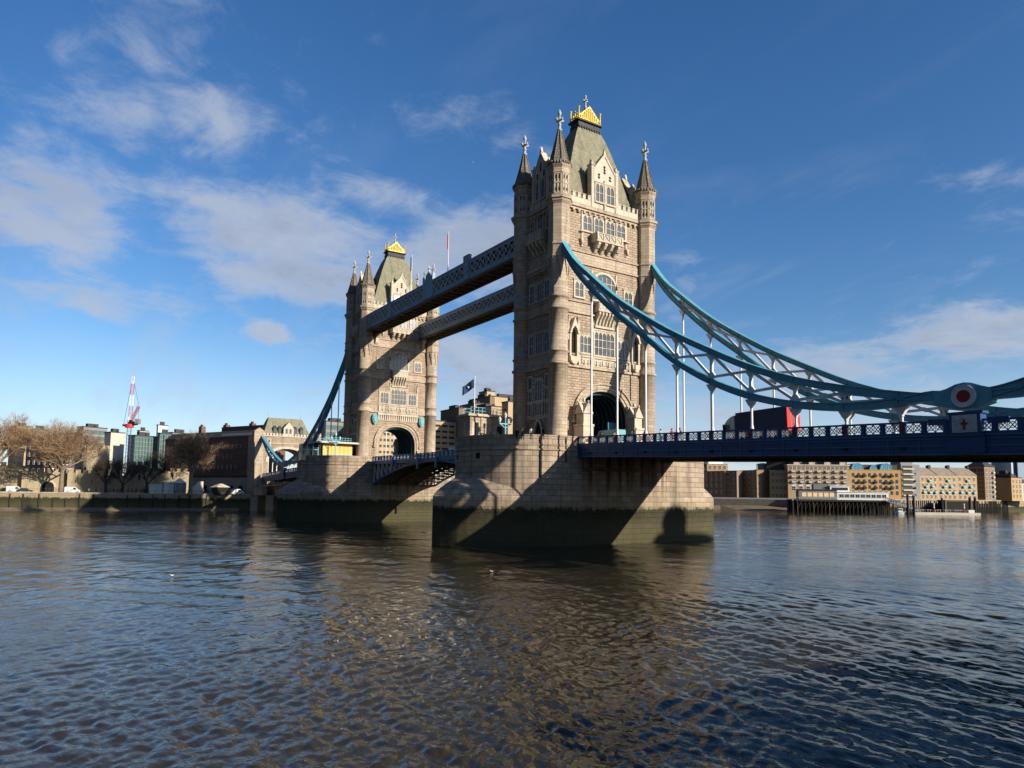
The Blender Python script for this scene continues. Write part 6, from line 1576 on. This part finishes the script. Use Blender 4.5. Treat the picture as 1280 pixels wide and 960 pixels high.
# ------------------------------------------------------------------ vehicles
M_TYRE = mat('tyre_rubber', (0.02,0.02,0.02), .8); M_HUB = mat('wheel_hub', (0.35,0.35,0.36), .4, metal=.6)
M_TRAILER = mat('dark_navy_curtain', (0.012,0.020,0.060), .6, var=.2, vscale=1.5); M_CABP = mat('pale_grey_cab', (0.46,0.48,0.46), .45)
M_LAMPR = mat('rear_lamp', (0.4,0.01,0.01), .3)
def wheel(root, x, y, r, w):
    b = MB(); b.smooth = False; b.tube((x,y-w/2,r),(x,y+w/2,r),r,n=16); o = b.build('wheel', M_TYRE, root)
    b = MB(); s_ = 1 if y > 0 else -1; b.tube((x,y+s_*(w/2-.02),r),(x,y+s_*(w/2+.03),r),r*.55,n=12); b.build('hub', M_HUB, o)
def truck(loc, rz, pitch):
    r_ = thing('articulated_truck', 'articulated truck with pale grey cab, dark trailer side and red rear doors', 'truck', loc, rz); r_.rotation_euler = (0, pitch, rz); r_.scale = (.92, 1, 1)
    b = MB(); b.box(-8.0, 0, -1.2, 1.2, 1.0, 3.85); b.build('trailer_body', M_TRAILER, r_)
    b = MB(); b.box(-8.05, -8.0, -1.2, 1.2, 1.0, 3.86); d = b.build('rear_doors', M_ORED, r_)
    b = MB()
    for y in (-.6, -.05, .05, .6): b.box(-8.1, -8.05, y-.025, y+.025, 1.1, 3.75)
    b.build('door_bars', M_HUB, d)
    b = MB()
    for z in (1.0,): b.box(-8.02, .02, -1.23, 1.23, z-.06, z+.08)
    b.box(-8.02, -7.9, -1.23, 1.23, 1.0, 3.9)
    b.build('trailer_frame', M_STEEL, r_)
    b = MB(); b.box(-7.9, 1.0, -.5, .5, .75, 1.0); b.box(-5, -3.4, -1.1, 1.1, .5, .95); b.build('chassis', M_STEEL, r_)
    b = MB(); b.prism([(.25,.55),(2.2,.55),(2.25,1.5),(2.1,2.2),(1.85,2.75),(1.5,3.1),(.9,3.45),(.25,3.6)], lambda u, z: (u,-1.15,z), lambda u, z: (u,1.15,z)); cab_ = b.build('cab', M_CABP, r_)
    b = MB(); b.prism([(2.14,1.62),(2.16,1.55),(1.92,2.7),(1.86,2.7)], lambda u, z: (u+.03,-1.0,z), lambda u, z: (u+.03,1.0,z)); b.build('windscreen', M_WGLASS, cab_)
    for sy in (-1, 1):
        b = MB(); y0, y1 = sorted((sy*1.15, sy*1.18)); b.prism([(1.0,1.65),(1.95,1.65),(1.75,2.55),(1.0,2.55)], lambda u, z: (u,y0,z), lambda u, z: (u,y1,z)); b.build('side_window', M_WGLASS, cab_)
        b = MB(); b.box(1.85, 2.0, *sorted((sy*1.2, sy*1.45)), 1.9, 2.6); b.build('mirror', M_BLACK, cab_)
        b = MB(); b.box(-8.12, -8.05, *sorted((sy*.7, sy*1.1)), .8, .95); b.build('rear_lamp', M_LAMPR, r_)
        for x in (-6.9, -5.7, .1, 1.5): wheel(r_, x, sy*.98, .5, .32)
    return r_
tk = truck((35.2, -3.0, rail_z(35.2)-1.3), PI, math.atan(.0312))
def van(label, loc, rz, m_, L=5.2, H=2.3, group=None, cat='van', boxy=False):
    r_ = thing('van' if cat == 'van' else 'car', label, cat, loc, rz, group); w = .95
    if cat == 'van': P_ = [(-L/2,.4),(L/2,.4),(L/2,1.0),(L/2-.5,1.25),(L/2-1.3,H-.1),(L/2-1.6,H),(-L/2+.1,H),(-L/2,H-.2)]
    else: P_ = [(-L/2,.35),(L/2,.35),(L/2,.8),(L/2-1.0,.95),(L/2-1.7,H),(-L/2+1.0,H),(-L/2+.2,1.0),(-L/2,.9)]
    b = MB(); b.prism(P_, lambda u, z: (u,-w,z), lambda u, z: (u,w,z)); b.build('body', m_, r_)
    for sy in (-1, 1):
        b = MB(); y0, y1 = sorted((sy*w, sy*(w+.02)))
        x0 = L/2-2.2 if cat == 'van' else -L/2+.9; x1 = L/2-1.1 if cat == 'van' else L/2-1.3
        b.prism([(x0,1.15 if cat == 'van' else .95),(x1,1.15 if cat == 'van' else .95),(x1-.35,H-.25),(x0+.1,H-.25)], lambda u, z: (u,y0,z), lambda u, z: (u,y1,z)); b.build('side_window', M_WGLASS, r_)
        for x in (-L/2+.95, L/2-.95): wheel(r_, x, sy*(w-.1), .33, .22)
    b = MB(); b.bar((L/2-.48,0,1.32),(L/2-1.25,0,H-.22),1.6,.05) if cat == 'van' else b.bar((L/2-1.0,0,1.0),(L/2-1.65,0,H-.06),1.6,.05); b.build('windscreen', M_WGLASS, r_)
    b = MB(); b.box(-L/2-.03, -L/2, -.8, .8, .9, 1.05); b.build('rear_lamp', M_LAMPR, r_)
    return r_
M_TEALV = mat('teal_van_paint', (0.16,0.36,0.40), .45); M_DKCAR = mat('dark_blue_car_paint', (0.015,0.02,0.035), .3)
van('teal van with a white rear in the mouth of the near tower arch', (9.0,-2.2,14.2), PI, M_TEALV, 5.4, 2.6)
b = MB(); r_ = thing('hoarding', 'teal site hoarding standing inside the near tower arch', 'hoarding', (3.2,3.4,14.2)); b.box(-.12, .12, -1.1, 1.1, 0, 4.6); b.build('panel', mat('teal_hoarding', (0.07,0.27,0.34), .5), r_)
b = MB()
for y in (-1.0, 0, 1.0): b.box(.12, .2, y-.06, y+.06, 0, 4.6)
b.build('battens', M_TEAL, r_)
van('white van crossing the bascule leaf beside the far tower', (-40.0,-2.4,14.05), 0, M_WHITE, 6.0, 2.5)
for px, D, m_, cat, lab in ((19,232,M_WHITE,'van','white van parked on the wharf beside two dark cars'),(32,233,M_DKCAR,'car','dark car parked between the white wharf van and the castle gate'),(9,234,M_DKCAR,'car','dark car behind the white wharf van, cut by the frame side'),
                        (91,237,M_WHITE,'van','small white van below the broad bare tree'),(297,256,M_WHITE,'van','white van under the brick hotel near the gatehouse')):
    q = at(px, 600, D+3); van(lab, (q.x, q.y, 5.0), PI/2+.06, M_OFFWHITE if m_ is M_WHITE else m_, 4.6 if cat == 'van' else 4.2, 2.05 if cat == 'van' else 1.5, 'vehicles on the wharf', cat)
# marquees and kiosk on the wharf
for p0, p1, rt, lab in ((187,205,604,'flat white marquee on the wharf behind the bare dark trees'),(205,219,601,'peaked white tent between flat marquee and another peaked tent'),(219,233,601,'peaked white tent touching the sunlit quay tree trunk')):
    r_, W, H = front('marquee', lab, 'marquee', p0, 256, p1, 258, rt+3, M_GREYCONC, 6, 5.0, 'white wharf tents'); r_.children[0].name = 'back_wall'
    b = MB()
    if 'flat' in lab: b.box(-.1, W+.1, -.6, 6.1, H, H+.5); b.box(0, W*.95, -.12, -.02, .2, H)
    else: b.loft([[(-.2,-.8,H),(W+.2,-.8,H),(W+.2,6.2,H),(-.2,6.2,H)], [(W/2-.1,2.6,H+1.9),(W/2+.1,2.6,H+1.9),(W/2+.1,2.8,H+1.9),(W/2-.1,2.8,H+1.9)]])
    b.build('canopy', M_WHITE, r_)
    b = MB()
    for x in (.1, W/2, W-.1): b.bar((x,-.7,0),(x,-.7,H),.12,.12)
    b.build('pole', M_OFFWHITE, r_)
q = at(276, 600, 256); r_ = thing('kiosk', 'dark kiosk with a cream peaked roof on the quay by the gatehouse', 'kiosk', (q.x, q.y, 5.0), R(20)); b = MB(); b.box(-1.6, 1.6, -2, 2, 0, 2.6); b.build('booth', M_BLACK, r_)
b = MB(); b.loft([[(-2.2,-2.8,2.6),(2.2,-2.8,2.6),(2.2,2.8,2.6),(-2.2,2.8,2.6)], [(-.3,-.5,3.9),(.3,-.5,3.9),(.3,.5,3.9),(-.3,.5,3.9)]]); b.build('roof', M_DRESS, r_)
b = MB(); b.box(1.6, 1.65, -1.5, 1.5, 1.0, 2.2); b.build('counter_opening', M_VOID, r_)
q = at(247, 600, 254); r_ = thing('stair_flank', 'white sloping stair flank beside the sunlit quay tree', 'staircase', (q.x, q.y, 5.0), R(15)); b = MB(); b.prism([(-2,0),(3.4,0),(3.4,.4),(-.2,4.6),(-2,4.6)], lambda u, z: (-.3,-u,z), lambda u, z: (.3,-u,z)); b.build('flank_wall', M_CONC, r_)
b = MB(); b.bar((.35,-3.4,1.2),(.35,.2,5.5),.08,.08); b.bar((.35,.2,5.5),(.35,2,5.5),.08,.08); b.build('handrail', M_STEEL, r_)
# wharf edge railing
a, c = Vector((*NQ[1], 5.3)), Vector((*NQ[5], 5.3)); pts = [Vector((x, y, 0)) for x, y in NQ[1:6]]
r_ = thing('wharf_railing', 'thin dark railing along the north wharf edge', 'railing', (pts[0].x, pts[0].y, 5.3)); b = MB()
for p, q in zip(pts, pts[1:]):
    p, q = p-pts[0], q-pts[0]; n = int((q-p).length/2)
    for z in (.55, 1.05): b.bar(p+Vector((0,0,z)), q+Vector((0,0,z)), .05, .05)
    for i in range(n): e = p.lerp(q, i/n); b.bar(e, e+Vector((0,0,1.08)), .07, .07)
b.build('rails', M_STEEL, r_)

# ------------------------------------------------------------------ people
M_SKIN = mat('skin', (0.45,0.27,0.19), .6); M_HAIR = mat('dark_hair', (0.025,0.018,0.012), .7); M_TROUS = mat('dark_trousers', (0.03,0.032,0.04), .8)
def person_mesh(coat, stride):
    """one continuous figure: trousers, coat, neck, head share a skin-grown surface"""
    J = [(0,0,.95),(0,0,1.15),(0,0,1.40),(0,0,1.50),(.02,0,1.60),(.03,0,1.70),
         (0,.10,.90),(stride,.11,.50),(stride*.6,.11,.10),(stride*.6+.14,.11,.05),(0,-.10,.90),(-stride,-.11,.50),(-stride*1.6,-.11,.12),(-stride*1.6+.14,-.11,.06),
         (0,.20,1.40),(-.03-stride*.4,.25,1.13),(.06-stride*.4,.25,.88),(.09-stride*.4,.25,.79),(0,-.20,1.40),(-.03+stride*.4,-.25,1.13),(.06+stride*.4,-.25,.88),(.09+stride*.4,-.25,.79)]
    Rr = [.155,.15,.16,.062,.10,.085,.10,.068,.05,.045,.10,.068,.05,.045,.075,.055,.045,.04,.075,.055,.045,.04]
    Eg = [(0,1),(1,2),(2,3),(3,4),(4,5),(0,6),(6,7),(7,8),(8,9),(0,10),(10,11),(11,12),(12,13),(2,14),(14,15),(15,16),(16,17),(2,18),(18,19),(19,20),(20,21)]
    me = bpy.data.meshes.new('person_body'); me.from_pydata(J, Eg, []); o = bpy.data.objects.new('tmp', me); COL.objects.link(o)
    md = o.modifiers.new('s', 'SKIN'); md.use_smooth_shade = True
    for i, v in enumerate(me.skin_vertices[0].data): v.radius = (Rr[i], Rr[i]*.92); v.use_root = (i == 0)
    o.modifiers.new('u', 'SUBSURF').levels = 1
    dg = bpy.context.evaluated_depsgraph_get(); out = bpy.data.meshes.new_from_object(o.evaluated_get(dg)); bpy.data.objects.remove(o)
    out.materials.clear()
    for m_ in (coat, M_TROUS, M_SKIN): out.materials.append(m_)
    for p in out.polygons:
        z = p.center.z; p.material_index = 1 if z < .82 and abs(p.center.y) < .2 else (2 if z > 1.5 or (z < .84 and abs(p.center.y) > .2) else 0)
    b = MB(); b.smooth = True; b.ico((.0,0,1.68),.118,(1,.95,1.0),10,7); hair = b.mesh('hair', M_HAIR)
    return out, hair
PEOPLE = {}
for nm, colr in (('black',(.012,.012,.014)),('red',(.35,.03,.03)),('navy',(.02,.03,.08)),('tan',(.30,.20,.11)),('pale grey',(.38,.38,.39)),('green',(.05,.10,.05))):
    PEOPLE[nm] = person_mesh(mat(nm.replace(' ', '_')+'_coat', colr, .8), .16 if nm in ('black','tan','navy') else .03)
def person(coat, loc, rz, label, group):
    bd, hr = PEOPLE[coat]; o = bpy.data.objects.new('person', bd); COL.objects.link(o); o.location = loc; o.rotation_euler = (0, 0, rz); tag(o, label, 'person', group)
    h = bpy.data.objects.new('hair', hr); COL.objects.link(h); h.parent = o
GP = 'people on the bridge'
foot = lambda x: rail_z(x)-1.14
for x, y, coat, lab in ((14.8,-8.6,'black','walker in a black coat on the deck, nearest the arch mouth'),(17.3,-8.4,'tan','walker in a tan coat between the first and second hangers'),(21.2,-8.7,'navy','walker in a navy coat close to the third hanger'),
                        (23.6,-8.5,'black','walker in a black coat past the third hanger, towards the truck'),(26.6,-8.6,'pale grey','pedestrian in pale grey on the deck, ahead of the truck cab'),(28.4,-8.4,'red','pedestrian in a red coat on the deck, ahead of the truck cab'),
                        (30.1,-8.7,'navy','walker in a navy coat beside the truck cab')):
    person(coat, (x, y, foot(x)), 0 if x % 2 > 1 else PI, lab, GP)
for px, yy, coat, lab in ((592,-19.2,'black','person in a black coat at the near pier parapet by the cyan lamp post'),(601,-19.5,'red','person in a red coat before the stone cabin'),(609,-19.8,'black','person in a black coat before the stone cabin door'),
                      (614,-20.0,'navy','person in a navy coat at the stone cabin door post'),(622,-20.2,'tan','person in a tan coat between stone cabin and pier lamp post'),(646,-20.5,'black','person in a black coat below the shaded tower face, beside one in green'),
                      (653,-20.3,'green','person in a green coat below the shaded tower face'),(664,-20.0,'pale grey','person in pale grey before the small pointed doorway'),(679,-19.0,'black','person in a black coat past the small pointed doorway, beside the arch')):
    q = on(px, 546, 'y', yy); person(coat, (q.x, q.y, 14.2), rnd.uniform(0, 6), lab, GP)
for x, coat, lab in ((-33.5,'black','person in black at the bascule rail close to the near pier'),(-35.2,'navy','person in navy at the bascule rail beside the white van'),(-48,'black','person in black on the bascule leaf, nearer the far tower than the white van'),(-66,'red','person in a red coat where the leaf meets the far pier')):
    person(coat, (x, -8.2, 14.0), .5, lab, GP)
WP = 'people on the wharf'
for i, px in enumerate((58, 63, 66, 112, 121, 127, 138, 143, 148, 152, 161, 166, 171, 177, 181, 185, 203, 255, 261)):
    q = at(px, 600, (226+.17*px)+2.5); coat = ('black','navy','black','tan','black','red','green')[i % 7]
    where = 'before the castle gate' if px < 80 else ('below the yellow castle tower' if px < 130 else ('near the crane and dark trees' if px < 176 else ('by the white marquee' if px < 210 else 'by the kiosk')))
    person(coat, (q.x, q.y, 5.0), i*1.3, f'tiny figure in a {coat} coat on the wharf {where}', WP+' '+where)

# ------------------------------------------------------------------ gulls on the river
M_GULL = mat('white_plumage', (0.75,0.75,0.74), .7); M_GULLW = mat('grey_wing', (0.30,0.32,0.34), .7)
def gull(label, x, y, rz, fly=None):
    r_ = thing('gull', label, 'gull', (x, y, WL if fly is None else fly), rz, 'gulls'); b = MB(); b.smooth = True
    b.loft([[(cx_, r*math.cos(2*PI*i/10), zc_+r*.8*math.sin(2*PI*i/10)) for i in range(10)] for cx_, r, zc_ in ((-.26,.02,.16),(-.16,.08,.12),(0,.13,.09),(.12,.11,.11),(.18,.06,.18),(.22,.06,.24),(.27,.05,.26),(.30,.015,.25))])
    b.build('body', M_GULL, r_)
    for sg in (-1, 1):
        b = MB()
        if fly is None: b.add([(.1,sg*.12,.14),(-.1,sg*.13,.16),(-.34,sg*.04,.16),(-.05,sg*.10,.2)], [(0,1,2),(0,2,3),(0,3,1),(1,3,2)])
        else: b.add([(.1,sg*.1,.12),(-.08,sg*.1,.12),(-.10,sg*.6,.25),(-.02,sg*.7,.28),(.05,sg*.3,.2),(.0,sg*.35,.24)], [(0,1,2,3,4),(0,5,3),(1,2,5),(0,1,5),(2,3,5)])
        b.build('wing', M_GULLW, r_)
    r_.scale = (.62,)*3
    b = MB(); b.tube((.29,0,.25),(.36,0,.235),.018,.006,5); b.build('beak', M_YELLOW, r_)
for px, py, lab in ((215,720,'white gull floating alone on open blue water'),(614.5,715,'white gull floating in front of the near pier reflection')):
    q = on(px, py, 'z', WL); gull(lab, q.x, q.y, rnd.uniform(0, 6))
q = at(591.5, 203, 130); gull('gull flying in the blue sky', q.x, q.y, 2.0, q.z)
for px, py, lab in ((938,639.5,'white gull afloat off the middle of the sandy beach'),(978,641,'white gull afloat off the end of the beach by the jetty'),(1015,641,'white gull afloat below the dark pavilion'),(1037,641.5,'white gull afloat under the join of the pavilions'),(1079,642,'white gull afloat below the white pavilion')):
    q = on(px, py+1, 'z', WL); gull(lab, q.x, q.y, rnd.uniform(0, 6))

# ------------------------------------------------------------------ south bank behind the viewer's right (throws the shade on the near water)
r_ = thing('riverside_restaurant', 'low brick riverside building on the south bank', 'restaurant', (106, -48, 5.2)); b = MB(); b.box(0, 16, 0, 36, 0, 6.3); b.build('wall', M_TANBRICK, r_)
b = MB(); b.box(-.3, 16.3, -.3, 36.3, 6.303, 6.7); b.build('roof', M_DARKROOF, r_); grid(r_, WN_BIG, 36, [1.8, 4.6], 10, -PI/2, (0, 36))

# brewhouse with a cupola, down river on the south bank: its shadow falls on the near pier
r_ = thing('old_brewhouse', 'tall old riverside brewhouse crowned with a round cupola', 'brewhouse', (114.5, 52.4, 5.2)); b = MB()
b.box(0, 14, 0, 30, 0, 36.4); b.box(-.3, 14.3, -.3, 30.3, 36.4, 37.0); b.build('wall', M_YELLBRICK, r_)
b = MB(); b.lathe(1.2, 3.9, [(2.45,37.0),(2.45,39.0),(2.7,39.1),(2.65,39.4),(2.5,40.2),(2.0,41.0),(1.2,41.6),(.4,41.9),(.2,42.2)], 20); b.tube((1.2,3.9,42),(1.2,3.9,47.5),.16,.10,8); b.build('cupola', M_DARKROOF, r_)
grid(r_, WN_ARCH, 30, [3+4*k for k in range(9)], 9, -PI/2, (0, 30))
